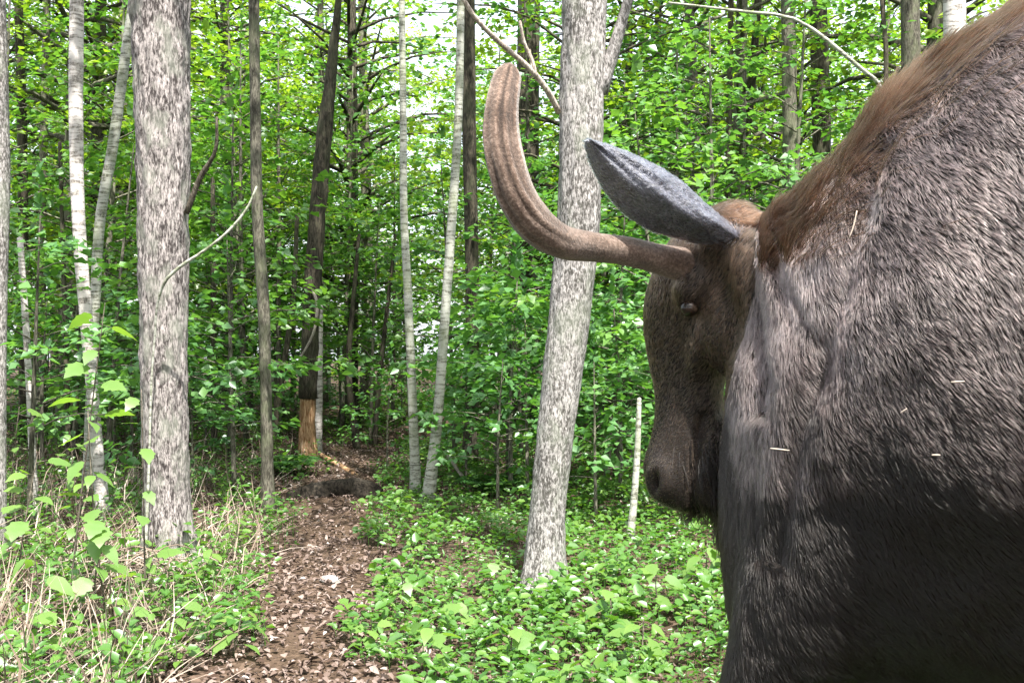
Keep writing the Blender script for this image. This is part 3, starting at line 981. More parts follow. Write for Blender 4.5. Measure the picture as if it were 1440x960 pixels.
def broad_plant(px_, py_, d, h, n, size, label, group, lean=0.0, bare=0.25, seed=0):
    rnd = random.Random(seed)
    x = (px_ - 720) / FPX * d
    z0 = float(gz(x, d))
    o = thing('broadleaf_plant', label, 'plant', (x, d, z0), 0, group)
    mb = MB()
    pts = np.array([[0, 0, -.02, .0055], [lean * h * .4 + rnd.uniform(-.02, .02), rnd.uniform(-.03, .03), h * .5, .004], [lean * h, rnd.uniform(-.04, .04), h, .0022]])
    tube(mb, pts, 5, 10, .5)
    R = crom(pts, 40)
    for k in range(n):
        f = bare + (1 - bare) * (k + .5) / n
        c = R[int(f * 39), :3]
        az = k * 2.4 + rnd.uniform(-.6, .6)
        if math.sin(az) > 0.75: az = -az
        el = rnd.uniform(-.1, .5)
        s = size * rnd.uniform(.7, 1.15)
        pe = c + np.array([math.cos(az) * math.cos(el), math.sin(az) * math.cos(el), math.sin(el)]) * s * .45
        tube(mb, [[*c, .0022], [*pe, .0014]], 4, 2, .5)
        lf = bpy.data.objects.new('leaf', rnd.choice(LEAF))
        link(lf); lf.parent = o
        lf.location = pe
        lf.rotation_euler = (rnd.uniform(-.5, .5), rnd.uniform(-.25, .55), az + rnd.uniform(-.3, .3))
        lf.scale = (s, s, s)
    obj('stem', mb.mesh('plant_stem', M['twig']), o)


GRP = 'broad-leaved plants in the left undergrowth'
LABG = 'young broad-leaved plant with pale green leaves in the dry grass'
spots = [
    # px, distance, height, leaves, size, lean
    (130, 4.6, .55, 8, .13, .1), (64, 4.4, .38, 8, .13, -.1), (20, 5.2, .75, 9, .13, .15), (95, 5.8, .62, 8, .12, 0.2),
    (200, 4.9, .32, 7, .11, .1), (285, 5.3, .30, 7, .10, .2), (30, 4.1, .22, 6, .13, .2), (260, 4.5, .22, 6, .11, -.2), (165, 4.15, .25, 6, .12, .1),
    (330, 6.2, .28, 6, .09, .1), (10, 6.6, .9, 9, .12, .1), (110, 7.0, .8, 8, .11, -.1), (325, 4.3, .20, 6, .10, .2),
]
for k, (a, dd, h, n, s, ln) in enumerate(spots):
    broad_plant(a, 0, dd, h, n, s, ('knee-high' if h > .45 else 'low') + ' pale green broad-leaved plant ' + ('well ' if dd < 4.7 else '' if dd < 5.9 else 'just ') + 'before ' + near_land((a - 720) / FPX * dd, dd), GRP, ln, .25, 50 + k)
broad_plant(152, 0, 4.7, 1.02, 9, .135, 'tall dark-stemmed plant with large pale leaves standing in front of the birch', None, -.10, .25, 91)
broad_plant(205, 0, 4.8, 1.12, 8, .12, 'tall thin plant with scattered large leaves rising before the thick grey trunk', None, -.02, .25, 92)
broad_plant(95, 0, 5.0, 1.55, 10, .15, 'tallest yellow-green sapling with broad leaves beside the birch', None, .12, .45, 93)
GRP2 = 'broad-leaved plants in the right undergrowth'
for k, (a, dd, h, n, s, ln) in enumerate([(560, 5.0, .2, 7, .10, .1), (640, 4.6, .18, 7, .11, -.1), (690, 5.3, .22, 7, .10, .1), (850, 4.7, .22, 7, .12, .1),
                                          (930, 4.9, .26, 8, .13, -.1), (990, 5.4, .24, 7, .12, .1), (600, 4.1, .18, 7, .10, .1), (715, 4.2, .18, 7, .10, .1), (900, 4.2, .2, 7, .11, .1), (520, 4.4, .14, 6, .09, .1)]):
    broad_plant(a, 0, dd, h, n, s, 'low broad-leaved plant in green ground cover ' + ('well ' if dd < 4.5 else '') + 'before ' + near_land((a - 720) / FPX * dd, dd), GRP2, ln, .2, 150 + k)


# twig tangle at the foot of the thick grey tree
def twig_pile(cx, cy, n, label):
    mb = MB()
    for k in range(n):
        az = random.random() * 3.14159
        ln = random.uniform(.15, .42)
        c = np.array([random.gauss(0, .14), random.gauss(0, .10), random.uniform(.02, .14)])
        dvec = np.array([math.cos(az), math.sin(az), random.uniform(-.25, .25)])
        r = random.uniform(.002, .005)
        a_, b_ = c - dvec * ln * .5, c + dvec * ln * .5
        a_[2] = max(a_[2], .01); b_[2] = max(b_[2], .01)
        mid = (a_ + b_) / 2 + np.array([0, 0, random.uniform(.0, .08)])
        tube(mb, [[*a_, r], [*mid, r], [*b_, r * .6]], 4, 6, random.random())
    o = obj('twig_pile', mb.mesh('twig_pile', M['straw']), None, (cx, cy, float(gz(cx, cy))))
    tag(o, label, 'twigs')


p = P(205, 812, 5.55)
twig_pile(p[0], 5.5, 110, 'tangle of pale dry twigs at the foot of the thick grey tree')


# ------------------------------------------------------------------ the moose
FB = np.array([-0.849, 0.529, 0.0]); FB /= np.linalg.norm(FB)      # walking direction
LB = np.array([FB[1] * -1, FB[0], 0.0])                            # its left
if LB[1] > 0: LB = -LB
W0 = np.array([0.87, 2.10, 0.0])
ZZ = np.array([0, 0, 1.0])


def S(t, l, z):
    return W0 + FB * t + LB * l + ZZ * z


def unit(v):
    v = np.asarray(v, dtype=float)
    return v / np.linalg.norm(v)


def loft(mb, secs, lat, n=24, sides=28, sq=2.2, vert=False):
    """secs rows: (center xyz, half width, half height up, half height down); lat = sideways direction"""
    R = crom(np.array(secs, dtype=float), n)
    C = R[:, :3]
    T = np.gradient(C, axis=0); T /= np.linalg.norm(T, axis=1)[:, None]
    lat = np.broadcast_to(np.asarray(lat, dtype=float), C.shape)
    A = lat - T * (lat * T).sum(1)[:, None]; A /= np.linalg.norm(A, axis=1)[:, None]
    U = np.cross(A, T)
    if vert:
        A = np.array(lat); U = np.broadcast_to(ZZ, C.shape)
    ang = np.linspace(0, 2 * math.pi, sides, endpoint=False)
    ca = np.sign(np.cos(ang)) * np.abs(np.cos(ang)) ** (2 / sq)
    sa = np.sign(np.sin(ang)) * np.abs(np.sin(ang)) ** (2 / sq)
    hw = np.maximum(R[:, 3], .004)[:, None] * ca[None]
    hv = np.where(sa[None] >= 0, np.maximum(R[:, 4], .004)[:, None], np.maximum(R[:, 5], .004)[:, None]) * sa[None]
    V = C[:, None] + A[:, None] * hw[..., None] + U[:, None] * hv[..., None]
    V = V.reshape(-1, 3)
    i = np.arange(n - 1)[:, None] * sides; j = np.arange(sides)[None]; j2 = (j + 1) % sides
    Q = np.stack([i + j, i + j2, i + sides + j2, i + sides + j], -1).reshape(-1, 4)
    e0 = C[0] - T[0] * min(R[0, 3], R[0, 4]) * .45; e1 = C[-1] + T[-1] * min(R[-1, 3], R[-1, 4]) * .45
    V = np.vstack([V, e0, e1]); b = (n - 1) * sides
    jj = np.arange(sides); kk = (jj + 1) % sides
    Tt = np.vstack([np.stack([kk, jj, np.full(sides, n * sides)], -1), np.stack([b + jj, b + kk, np.full(sides, n * sides + 1)], -1)])
    mb.add(V, Q, Tt)


def ball(mb, c, ax, rad, nu=18, nv=10):
    """ellipsoid: ax rows are unit axes, rad the three radii"""
    V = []
    for a in range(nv + 1):
        ph = math.pi * a / nv
        for b in range(nu):
            th = 2 * math.pi * b / nu
            p = np.array([math.sin(ph) * math.cos(th), math.sin(ph) * math.sin(th), math.cos(ph)]) * rad
            V.append(c + ax[0] * p[0] + ax[1] * p[1] + ax[2] * p[2])
    i = np.arange(nv)[:, None] * nu; j = np.arange(nu)[None]; j2 = (j + 1) % nu
    Q = np.stack([i + j, i + nu + j, i + nu + j2, i + j2], -1).reshape(-1, 4)
    mb.add(np.array(V), Q)


# head frame
P0 = np.array([0.547, 2.40, 1.622])
HD = unit([-0.8, 0.6, 0]) * 0.135 + ZZ * -0.615
HLEN = np.linalg.norm(HD)
HF = HD / HLEN
HL = unit(np.cross(ZZ, unit([-0.8, 0.6, 0])))          # left of the head
HU = np.cross(HF, HL); HU = HU if HU @ np.array([-0.8, 0.6, 0]) > 0 else -HU   # forehead side


def Hh(f, l, u):
    """head point: f along poll->nose (m), l to its left, u towards the forehead"""
    return P0 + HF * f + HL * l + HU * u


def build_body():
    mb = MB()
    dz = 0.12
    # (t, zc, half height, half width)
    tor = [(.415, .90, .30, .09), (.34, .94, .37, .17), (.18, 1.075, .475, .265), (.05, 1.22, .51, .32), (-.2, 1.33, .545, .355), (-.5, 1.31, .53, .37),
           (-.9, 1.30, .47, .37), (-1.3, 1.31, .42, .345), (-1.6, 1.33, .34, .28), (-1.8, 1.34, .2, .16)]
    loft(mb, [[*S(t, 0, z + dz), w, h, h + float(np.interp(t, [-1.6, -1.1, -.2, .1, .3], [0, .07, .24, .20, .07]))] for t, z, h, w in tor], LB, 44, 36, 2.3, True)
    neck = [(0.92, 2.07, 1.58, .26, .36), (0.76, 2.16, 1.47, .235, .29), (0.64, 2.26, 1.43, .165, .225), (0.57, 2.34, 1.49, .12, .145), (0.535, 2.41, 1.52, .10, .12)]
    loft(mb, [[x, y, z, w, h, h] for x, y, z, w, h in neck], LB, 26, 30, 2.1, True)
    # throat filling between jaw and brisket
    thr = [(0.80, 2.20, 1.24, .20, .22), (0.69, 2.28, 1.22, .16, .20), (0.62, 2.36, 1.26, .09, .13)]
    loft(mb, [[x, y, z, w, h, h] for x, y, z, w, h in thr], LB, 14, 24, 2.0)
    # head: f, half width, up, down
    hs = [(-.05, .08, .05, .09), (.02, .105, .060, .14), (.10, .112, .060, .185), (.19, .106, .058, .215), (.28, .086, .032, .21), (.37, .070, .028, .165),
          (.46, .066, .050, .125), (.55, .078, .094, .115), (.62, .090, .106, .12), (.69, .078, .068, .09)]
    loft(mb, [[*Hh(f, 0, 0), w, u, d_] for f, w, u, d_ in hs], HL, 40, 30, 2.3)
    ax = np.array([HF, HL, HU])
    for s in (1, -1):
        ball(mb, Hh(.165, .108 * s, .045), ax, (.050, .034, .036))
        ball(mb, Hh(.27, .080 * s, .005), ax, (.10, .026, .024))        # cheekbone      # brow over the eye
        ball(mb, Hh(.22, .085 * s, -.09), ax, (.13, .045, .10))        # cheek
        ball(mb, Hh(.635, .074 * s, .035), ax, (.060, .040, .045))       # nostril wings
        ball(mb, Hh(.055, .085 * s, .01), ax, (.04, .045, .04))         # antler pedicle
    ball(mb, Hh(.645, 0, -.09), ax, (.055, .058, .04))                 # chin
    # bell under the throat
    loft(mb, [[*P(1048, 600, 2.42), .06, .05, .05], [*P(1034, 680, 2.46), .045, .045, .045], [*P(1024, 730, 2.47), .032, .035, .035], [*P(1021, 772, 2.47), .012, .012, .012]], LB, 12, 14)
    # legs: (t, l, z, r)
    fore = [(.10, 1.25, .19), (.10, 1.0, .17), (.11, .82, .15), (.15, .66, .115), (.18, .54, .075), (.175, .46, .056), (.17, .2, .045), (.18, .12, .056), (.23, .04, .06), (.25, 0.0, .066)]
    hind = [(-1.35, 1.3, .22), (-1.30, 1.0, .19), (-1.33, .82, .11), (-1.50, .64, .07), (-1.52, .56, .062), (-1.46, .4, .048), (-1.42, .2, .043), (-1.40, .12, .055), (-1.36, .04, .06), (-1.34, 0.0, .066)]
    for rows, sh in ((fore, .26), (hind, .0)):
        for sd, st in ((1, sh), (-1, -.22)):
            loft(mb, [[*S(t + st * (1 - min(z, 1.2) / 1.2) , (.165 - .02 * (z > .9)) * sd, z), r * .85, r, r] for t, z, r in rows], LB, 30, 18, 2.0)
    loft(mb, [[*S(-1.78, 0, 1.52), .05, .05, .05], [*S(-1.88, 0, 1.44), .04, .04, .04], [*S(-1.9, 0, 1.36), .02, .02, .02]], LB, 8, 12)
    me = mb.mesh('moose_raw', None)
    o = bpy.data.objects.new('moose_raw', me); link(o)
    r = o.modifiers.new('r', 'REMESH'); r.mode = 'VOXEL'; r.voxel_size = 0.011
    s_ = o.modifiers.new('s', 'SMOOTH'); s_.factor = 0.5; s_.iterations = 8
    dg = bpy.context.evaluated_depsgraph_get()
    me2 = bpy.data.meshes.new_from_object(o.evaluated_get(dg))
    bpy.data.objects.remove(o)
    me2.update()
    ed = np.empty(len(me2.edges) * 2, dtype=np.int32); me2.edges.foreach_get('vertices', ed); ed = ed.reshape(-1, 2)
    co = np.empty(len(me2.vertices) * 3, dtype=np.float32); me2.vertices.foreach_get('co', co); co = co.reshape(-1, 3).astype(float)
    hw_ = np.clip((.22 - np.linalg.norm(np.cross(co - P0, HF), axis=1)) / .06, 0, 1) * (((co - P0) @ HF) > -.02)
    wt = (np.maximum(1 - hw_, .04) * np.clip((co[:, 2] - .55) / .2, 0, 1))[:, None] * .6
    deg = np.bincount(ed.ravel(), minlength=len(co))[:, None]
    for _ in range(70):
        acc = np.zeros_like(co)
        for ax_ in range(3):
            acc[:, ax_] = np.bincount(ed[:, 0], co[ed[:, 1], ax_], len(co)) + np.bincount(ed[:, 1], co[ed[:, 0], ax_], len(co))
        co += (acc / np.maximum(deg, 1) - co) * wt
    me2.vertices.foreach_set('co', co.astype(np.float32).ravel())
    me2.update()
    # sculpt: nostril hollows, mouth crease, muscle folds
    n = len(me2.vertices)
    co = np.empty(n * 3, dtype=np.float32); me2.vertices.foreach_get('co', co); co = co.reshape(-1, 3).astype(float)
    no = np.empty(n * 3, dtype=np.float32); me2.vertices.foreach_get('normal', no); no = no.reshape(-1, 3).astype(float)
    for s in (1, -1):
        q = Hh(.645, .096 * s, .045)
        dd = co - q
        e = np.exp(-((dd @ HF) / .030) ** 2 - ((dd @ HU) / .018) ** 2 - ((dd @ HL) / .04) ** 2)
        co -= no * (e * .055)[:, None]
    f = (co - P0) @ HF; u = (co - P0) @ HU
    mouth = np.exp(-((u + .05 - (.64 - f) * .12) / .010) ** 2) * (f > .45) * (f < .78)
    co -= no * (mouth * .022)[:, None]
    # loose skin folds on neck and shoulder
    t = (co - W0) @ FB
    fold = np.exp(-((t - .10 - .25 * (1.5 - co[:, 2])) / .035) ** 2) * (co[:, 2] > .9) * (co[:, 2] < 1.75) * (((co - W0) @ LB) > 0)
    co -= no * (fold * .022)[:, None]
    fold = np.exp(-((t - .36 + .18 * (1.6 - co[:, 2])) / .03) ** 2) * (co[:, 2] > 1.2) * (co[:, 2] < 1.7) * (((co - W0) @ LB) > -.1) * (t < .5)
    co -= no * (fold * .016)[:, None]
    lsd = (co - W0) @ LB
    co += no * (.035 * np.exp(-((t + .12) / .16) ** 2 - ((co[:, 2] - 1.30) / .30) ** 2) * (lsd > 0))[:, None]      # shoulder muscle
    for (tt_, zz_, sl_, am_) in ((.27, 1.50, .5, .012), (.20, 1.42, .6, .010), (.31, 1.38, .4, .010), (-.32, 1.45, -.3, .014)):
        wr = np.exp(-((t - tt_ - sl_ * (co[:, 2] - zz_)) / .014) ** 2 - ((co[:, 2] - zz_) / .13) ** 2) * (lsd > 0)
        co -= no * (wr * am_)[:, None]
    lump = np.array([mnoise.fractal(Vector(c_) * 5.0, 1, 2, 2) for c_ in co[::1]])
    body = np.clip(((co - P0) @ HF < .05) | (t < .3), 0, 1)
    co += no * (lump * .016 * body)[:, None]
    me2.vertices.foreach_set('co', co.astype(np.float32).ravel())
    me2.polygons.foreach_set('use_smooth', np.ones(len(me2.polygons), dtype=bool))
    me2.update()
    return me2


# moose materials
m = NT('moose_hide')
v = m.coord((1, 1, 1))
n1 = m.noise(v, 7, 5, .6)
n2 = m.noise(m.coord((90, 90, 30)), 1, 3, .6)
col = m.ramp(n1, [(0.3, (0.006, 0.0045, 0.004)), (0.7, (0.017, 0.013, 0.011))])
m.principled(col, .75, .25, n2, .5, .004)
M['hide'] = m.m


def hair_mat(name, root, tip, rough=.3, low=None):
    m = NT(name)
    hi = m.n('ShaderNodeHairInfo')
    v = m.coord((1, 1, 1))
    n1 = m.noise(v, 4, 4, .6)
    n3 = m.noise(m.coord((75, 75, 26)), 1, 3, .6)
    tipc = tip
    if low:       # grizzled shoulder over blackish belly, deepened with painted top light and underside shade
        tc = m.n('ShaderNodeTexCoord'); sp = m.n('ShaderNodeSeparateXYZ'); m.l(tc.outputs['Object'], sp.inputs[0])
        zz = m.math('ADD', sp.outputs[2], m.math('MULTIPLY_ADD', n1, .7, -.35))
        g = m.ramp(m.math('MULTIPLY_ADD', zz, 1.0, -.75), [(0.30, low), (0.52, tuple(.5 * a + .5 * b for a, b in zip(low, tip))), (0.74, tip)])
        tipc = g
    c = m.mix(hi.outputs['Intercept'], root, tipc)
    k = m.math('MULTIPLY_ADD', hi.outputs['Random'], 0.9, 0.55)
    k = m.math('MULTIPLY', k, m.math('MULTIPLY_ADD', n1, 1.2, 0.4))
    k = m.math('MULTIPLY', k, m.math('MULTIPLY_ADD', n3, 2.2, -0.1))
    hs = m.n('ShaderNodeHueSaturation'); m.l(c, hs.inputs['Color']); m.l(k, hs.inputs['Value'])
    p = m.n('ShaderNodeBsdfHairPrincipled', parametrization='COLOR')
    m.l(hs.outputs[0], p.inputs['Color'])
    p.inputs['Roughness'].default_value = rough
    p.inputs['Radial Roughness'].default_value = .5
    p.inputs['Random Roughness'].default_value = .3
    p.inputs['IOR'].default_value = 1.38
    m.l(p.outputs[0], m.out.inputs[0])
    return m.m


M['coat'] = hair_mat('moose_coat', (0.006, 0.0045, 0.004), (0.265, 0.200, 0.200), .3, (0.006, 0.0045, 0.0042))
M['ear_hair'] = hair_mat('ear_fur', (0.02, 0.021, 0.027), (0.19, 0.205, 0.265), .3)
M['velvet_hair'] = hair_mat('velvet_fur', (0.02, 0.014, 0.011), (0.15, 0.115, 0.095), .45)
M['face'] = hair_mat('moose_face_hair', (0.010, 0.007, 0.005), (0.125, 0.084, 0.062), .35)
M['mane'] = hair_mat('moose_mane', (0.008, 0.005, 0.004), (0.062, 0.031, 0.017), .4)

mo_loc = np.array([W0[0], W0[1], float(gz(W0[0], W0[1]))])
moose = thing('moose', 'dark brown moose in shaggy coat turning its head away, close by', 'moose', mo_loc)
bme = build_body()
co = np.empty(len(bme.vertices) * 3, dtype=np.float32); bme.vertices.foreach_get('co', co)
co = co.reshape(-1, 3)
bme.calc_loop_triangles()
TRI = np.empty(len(bme.loop_triangles) * 3, dtype=np.int32); bme.loop_triangles.foreach_get('vertices', TRI); TRI = TRI.reshape(-1, 3)
VN = np.empty(len(bme.vertices) * 3, dtype=np.float32); bme.vertices.foreach_get('normal', VN); VN = VN.reshape(-1, 3)
BCO = co.astype(float).copy(); VN = VN.astype(float)
BODY = (BCO, TRI, VN)
bme.vertices.foreach_set('co', (co - mo_loc.astype(np.float32)).ravel())
bme.update()
bme.materials.clear(); bme.materials.append(M['hide'])
obj('body', bme, moose)


def groom(name, mat, count, weight, length, flow, lift, rad, clump=.5, npt=5, seed=1, curl=.12, surf=None, parent=None):
    rng = np.random.default_rng(seed)
    BCO, TRI, VN = surf or BODY
    A, B, C = BCO[TRI[:, 0]], BCO[TRI[:, 1]], BCO[TRI[:, 2]]
    ar = np.linalg.norm(np.cross(B - A, C - A), axis=1)
    cen = (A + B + C) / 3
    w = ar * weight(cen, VN[TRI[:, 0]])
    cum = np.cumsum(w); cum /= cum[-1]
    ti = np.searchsorted(cum, rng.random(count))
    r1 = np.sqrt(rng.random(count))[:, None]; r2 = rng.random(count)[:, None]
    pos = A[ti] * (1 - r1) + B[ti] * (r1 * (1 - r2)) + C[ti] * (r1 * r2)
    nor = VN[TRI[ti, 0]] * (1 - r1) + VN[TRI[ti, 1]] * (r1 * (1 - r2)) + VN[TRI[ti, 2]] * (r1 * r2)
    nor /= np.linalg.norm(nor, axis=1)[:, None] + 1e-9
    fl = flow(pos, nor)
    # slow swirls so that the coat parts into tufts
    sw = np.array([[mnoise.noise(Vector(p * 9.0)), mnoise.noise(Vector(p * 9.0 + 40.0)), mnoise.noise(Vector(p * 38.0 + 11.0))] for p in pos])
    rand = rng.normal(0, .10, (count, 3))
    fl = fl + sw * clump + rand
    fl -= nor * (fl * nor).sum(1)[:, None]
    fl /= np.linalg.norm(fl, axis=1)[:, None] + 1e-9
    ln = length(pos, nor) * rng.uniform(.6, 1.2, count) * (1 + .35 * sw[:, 2])
    lf = lift(pos, nor) * rng.uniform(.5, 1.4, count)
    d0 = fl * np.cos(lf)[:, None] + nor * np.sin(lf)[:, None]
    d1 = fl * np.cos(lf * .35)[:, None] + nor * np.sin(lf * .35)[:, None] + np.array([0, 0, -.18])
    d1 += sw[:, [2, 0, 1]] * curl
    t = np.linspace(0, 1, npt)
    pts = pos[:, None] + (d0[:, None] * (t - .5 * t ** 2)[None, :, None] + d1[:, None] * (.5 * t ** 2)[None, :, None]) * ln[:, None, None]
    pts = pts - mo_loc
    hc = bpy.data.hair_curves.new(name)
    hc.add_curves([npt] * count)
    hc.attributes['position'].data.foreach_set('vector', pts.astype(np.float32).ravel())
    ra = hc.attributes.get('radius') or hc.attributes.new('radius', 'FLOAT', 'POINT')
    rr = rad * rng.uniform(.6, 1.4, count)[:, None] * np.array([1, .95, .8, .55, .12])[None, :npt]
    ra.data.foreach_set('value', rr.astype(np.float32).ravel())
    hc.materials.append(mat)
    o = bpy.data.objects.new(name, hc); link(o); o.parent = parent or moose
    o['kind'] = 'stuff'
    return o


def surface_of(me):
    me.calc_loop_triangles()
    c = np.empty(len(me.vertices) * 3, dtype=np.float32); me.vertices.foreach_get('co', c)
    t = np.empty(len(me.loop_triangles) * 3, dtype=np.int32); me.loop_triangles.foreach_get('vertices', t)
    n = np.empty(len(me.vertices) * 3, dtype=np.float32); me.vertices.foreach_get('normal', n)
    return c.reshape(-1, 3).astype(float) + mo_loc, t.reshape(-1, 3), n.reshape(-1, 3).astype(float)


def along_head(p):
    return (p - P0) @ HF


def is_head(p):
    dist = np.linalg.norm(np.cross(p - P0, HF), axis=1)
    f = along_head(p)
    return (f > 0.0) & (f < .8) & (dist < .21) & ((p - P0) @ HU > -.22 + .12 * np.clip(1 - f / .25, 0, 1))


def coat_flow(p, n):
    hd = is_head(p)
    t = (p - W0) @ FB
    body = np.tile(-FB * .75 - ZZ * .75, (len(p), 1))
    front = np.clip((t - .05) / .3, 0, 1)[:, None]
    body = body * (1 - front) + (np.array([.15, -.1, -1.0]) - FB * .15)[None] * front
    top = np.clip((n[:, 2] - .5) / .4, 0, 1)[:, None]
    body = body * (1 - top) + (-FB * 1.0 - ZZ * .1)[None] * top
    head = np.tile(-HF * .9 - HU * .35, (len(p), 1))
    return np.where(hd[:, None], head, body)


def coat_len(p, n):
    hd = is_head(p)
    f = along_head(p)
    face = np.interp(f, [0, .15, .35, .55, .66], [.028, .018, .013, .008, .005])
    t = (p - W0) @ FB
    body = np.where(t > .1, .030, .021)
    body = np.where(p[:, 2] < .75, .018, body)
    return np.where(hd, face, body)


def coat_lift(p, n):
    return np.where(is_head(p), .24, .38)


def coat_w(c, n):
    t = (c - W0) @ FB
    w = np.where(t < -.55, .25, 1.0)
    w = np.where(c[:, 2] < .6, .25, w)
    return np.where(is_head(c), 0.0, w)


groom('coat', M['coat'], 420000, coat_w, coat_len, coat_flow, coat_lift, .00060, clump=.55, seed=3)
groom('face_hair', M['face'], 60000, lambda c, n: is_head(c) * np.where(along_head(c) > .62, .6, 1.0), coat_len, coat_flow, coat_lift, .0007, clump=.4, seed=4)


def mane_line(p):
    """how near a point is to the ridge of neck and hump"""
    c = np.array([[0.52, 2.41], [0.63, 2.26], [0.76, 2.16], [0.92, 2.07], [1.15, 1.94], [1.6, 1.66], [2.3, 1.2]])
    best = np.full(len(p), 9.0)
    for a, b in zip(c[:-1], c[1:]):
        ab = b - a
        s = np.clip(((p[:, :2] - a) @ ab) / (ab @ ab), 0, 1)
        best = np.minimum(best, np.linalg.norm(p[:, :2] - a - s[:, None] * ab, axis=1))
    return best


def mane_w(c, n):
    t = (c - W0) @ FB
    return np.exp(-(mane_line(c) / .115) ** 2) * (n[:, 2] > .05) * (~is_head(c)) * np.interp(t, [-1.7, -.6, -.3, .5], [.02, .15, 1, 1]) * (c[:, 2] > 1.5)


def mane_len(p, n):
    t = (p - W0) @ FB
    return np.interp(t, [-1.2, -.4, 0.0, .25, .42, .5], [.04, .085, .105, .085, .032, .016])


groom('mane', M['mane'], 44000, mane_w, mane_len, lambda p, n: np.tile(-FB * .9 + ZZ * .25, (len(p), 1)), lambda p, n: np.interp(mane_line(p), [0, .05, .16], [.8, .6, .3]), .0008, clump=.5, seed=5, curl=.3)


def bell_w(c, n):
    return np.exp(-(np.linalg.norm(c[:, :2] - P(1030, 700, 2.46)[:2], axis=1) / .07) ** 2) * (c[:, 2] < 1.12) * (c[:, 2] > .8) * (c[:, 1] > 2.38)


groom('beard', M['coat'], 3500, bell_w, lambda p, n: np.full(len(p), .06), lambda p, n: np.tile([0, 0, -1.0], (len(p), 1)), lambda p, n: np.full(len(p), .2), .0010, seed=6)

# ear
def ear_mesh(base, tip, side, nrm, W, cup, name):
    e = tip - base; Ln = np.linalg.norm(e); e = e / Ln
    side = side - e * (side @ e); side = unit(side); nrm = np.cross(e, side); nrm = unit(nrm)
    if nrm[1] > 0: nrm = -nrm
    nu, nv = 26, 17
    u = np.linspace(0, 1, nu); v = np.linspace(-1, 1, nv)
    w = W * np.interp(u, [0, .1, .25, .42, .58, .74, .88, .96, 1], [.44, .52, .76, 1, .97, .76, .44, .19, .01])
    cupd = cup * np.interp(u, [0, .2, .6, 1], [.50, .85, .9, .25]) * W * 1.2
    V = []
    for th in (0, 1):
        for a in range(nu):
            for b in range(nv):
                q = base + e * (u[a] * Ln) + side * (v[b] * w[a] - .30 * W * math.sin(math.pi * u[a]) * (u[a] < 1)) + nrm * cupd[a] * (1 - abs(v[b] - .15) ** 2.0)
                q = q - nrm * .03 * math.sin(u[a] * 2.2)
                ripple = .0045 * math.sin(v[b] * 6 + u[a] * 5) + .003 * math.sin(v[b] * 13 - u[a] * 9)
                q = q + nrm * (ripple - th * .009 * (1 - .6 * u[a]))
                V.append(q)
    V = np.array(V)
    i = np.arange(nu - 1)[:, None] * nv; j = np.arange(nv - 1)[None]
    Q = np.stack([i + j, i + j + 1, i + nv + j + 1, i + nv + j], -1).reshape(-1, 4)
    off = nu * nv
    Q2 = Q[:, ::-1] + off
    rim = [k for k in range(nv)] + [nv - 1 + nv * k for k in range(1, nu)] + [nv * (nu - 1) + k for k in range(nv - 2, -1, -1)] + [nv * k for k in range(nu - 2, 0, -1)]
    R = np.array([(rim[k], rim[(k + 1) % len(rim)], rim[(k + 1) % len(rim)] + off, rim[k] + off) for k in range(len(rim))])[:, ::-1]
    return np_mesh(name, V - mo_loc, np.vstack([Q, Q2, R]), M['ear'], True)


m = NT('moose_ear_fur')
v = m.coord((130, 130, 130))
n1 = m.noise(v, 1, 4, .65)
n2 = m.noise(m.coord((26, 26, 60)), 1, 4, .6, .8)
c = m.ramp(n2, [(0.3, (0.05, 0.052, 0.062)), (0.5, (0.09, 0.094, 0.115)), (0.68, (0.15, 0.158, 0.19))])
p_ = m.principled(c, .55, .4, m.math('ADD', n1, m.math('MULTIPLY', n2, 2.0)), .6, .004)
M['ear'] = m.m

eb = Hh(.03, .085, -.02)
tip = P(830, 196, 2.20)
ebr = Hh(.015, -.105, -.015)
tipr = ebr + HL * -.22 + ZZ * .02 + HF * .02 + np.array([.06, .10, 0])
for b_, t_, sd_, w_, sd in ((eb, tip, np.array([.67, .1, .74]), .064, 21), (ebr, tipr, np.array([.3, .6, .74]), .066, 22)):
    em = ear_mesh(b_, t_, sd_, None, w_, 1.05, 'ear')
    eo = obj('ear', em, moose)
    ed_ = unit(t_ - b_)
    groom('ear_fur', M['ear_hair'], 9000, lambda c, n: np.ones(len(c)), lambda p, n: np.interp((p - b_) @ ed_, [0, .08, .3], [.030, .014, .010]),
          lambda p, n: np.tile(ed_, (len(p), 1)), lambda p, n: np.full(len(p), .30), .0007, clump=.4, seed=sd, surf=surface_of(em), parent=eo)

# antler in velvet
m = NT('antler_velvet')
v = m.coord((150, 150, 150))
n1 = m.noise(v, 1, 4, .7)
n2 = m.noise(m.coord((14, 14, 14)), 1, 4, .6)
at = m.n('ShaderNodeAttribute', attribute_name='rnd')
c = m.ramp(m.math('ADD', m.math('MULTIPLY', n1, .6), m.math('MULTIPLY', n2, .4)), [(0.36, (0.035, 0.022, 0.016)), (0.5, (0.085, 0.056, 0.042)), (0.66, (0.20, 0.15, 0.125))])
c = m.mix(1.0, c, m.ramp(at.outputs['Fac'], [(0.25, (.45, .42, .40)), (0.75, (1.5, 1.5, 1.5))]), 'MULTIPLY')
p_ = m.principled(c, .85, .2, n1, .7, .004)
p_.inputs['Sheen Weight'].default_value = .35
p_.inputs['Sheen Roughness'].default_value = .5
M['velvet'] = m.m


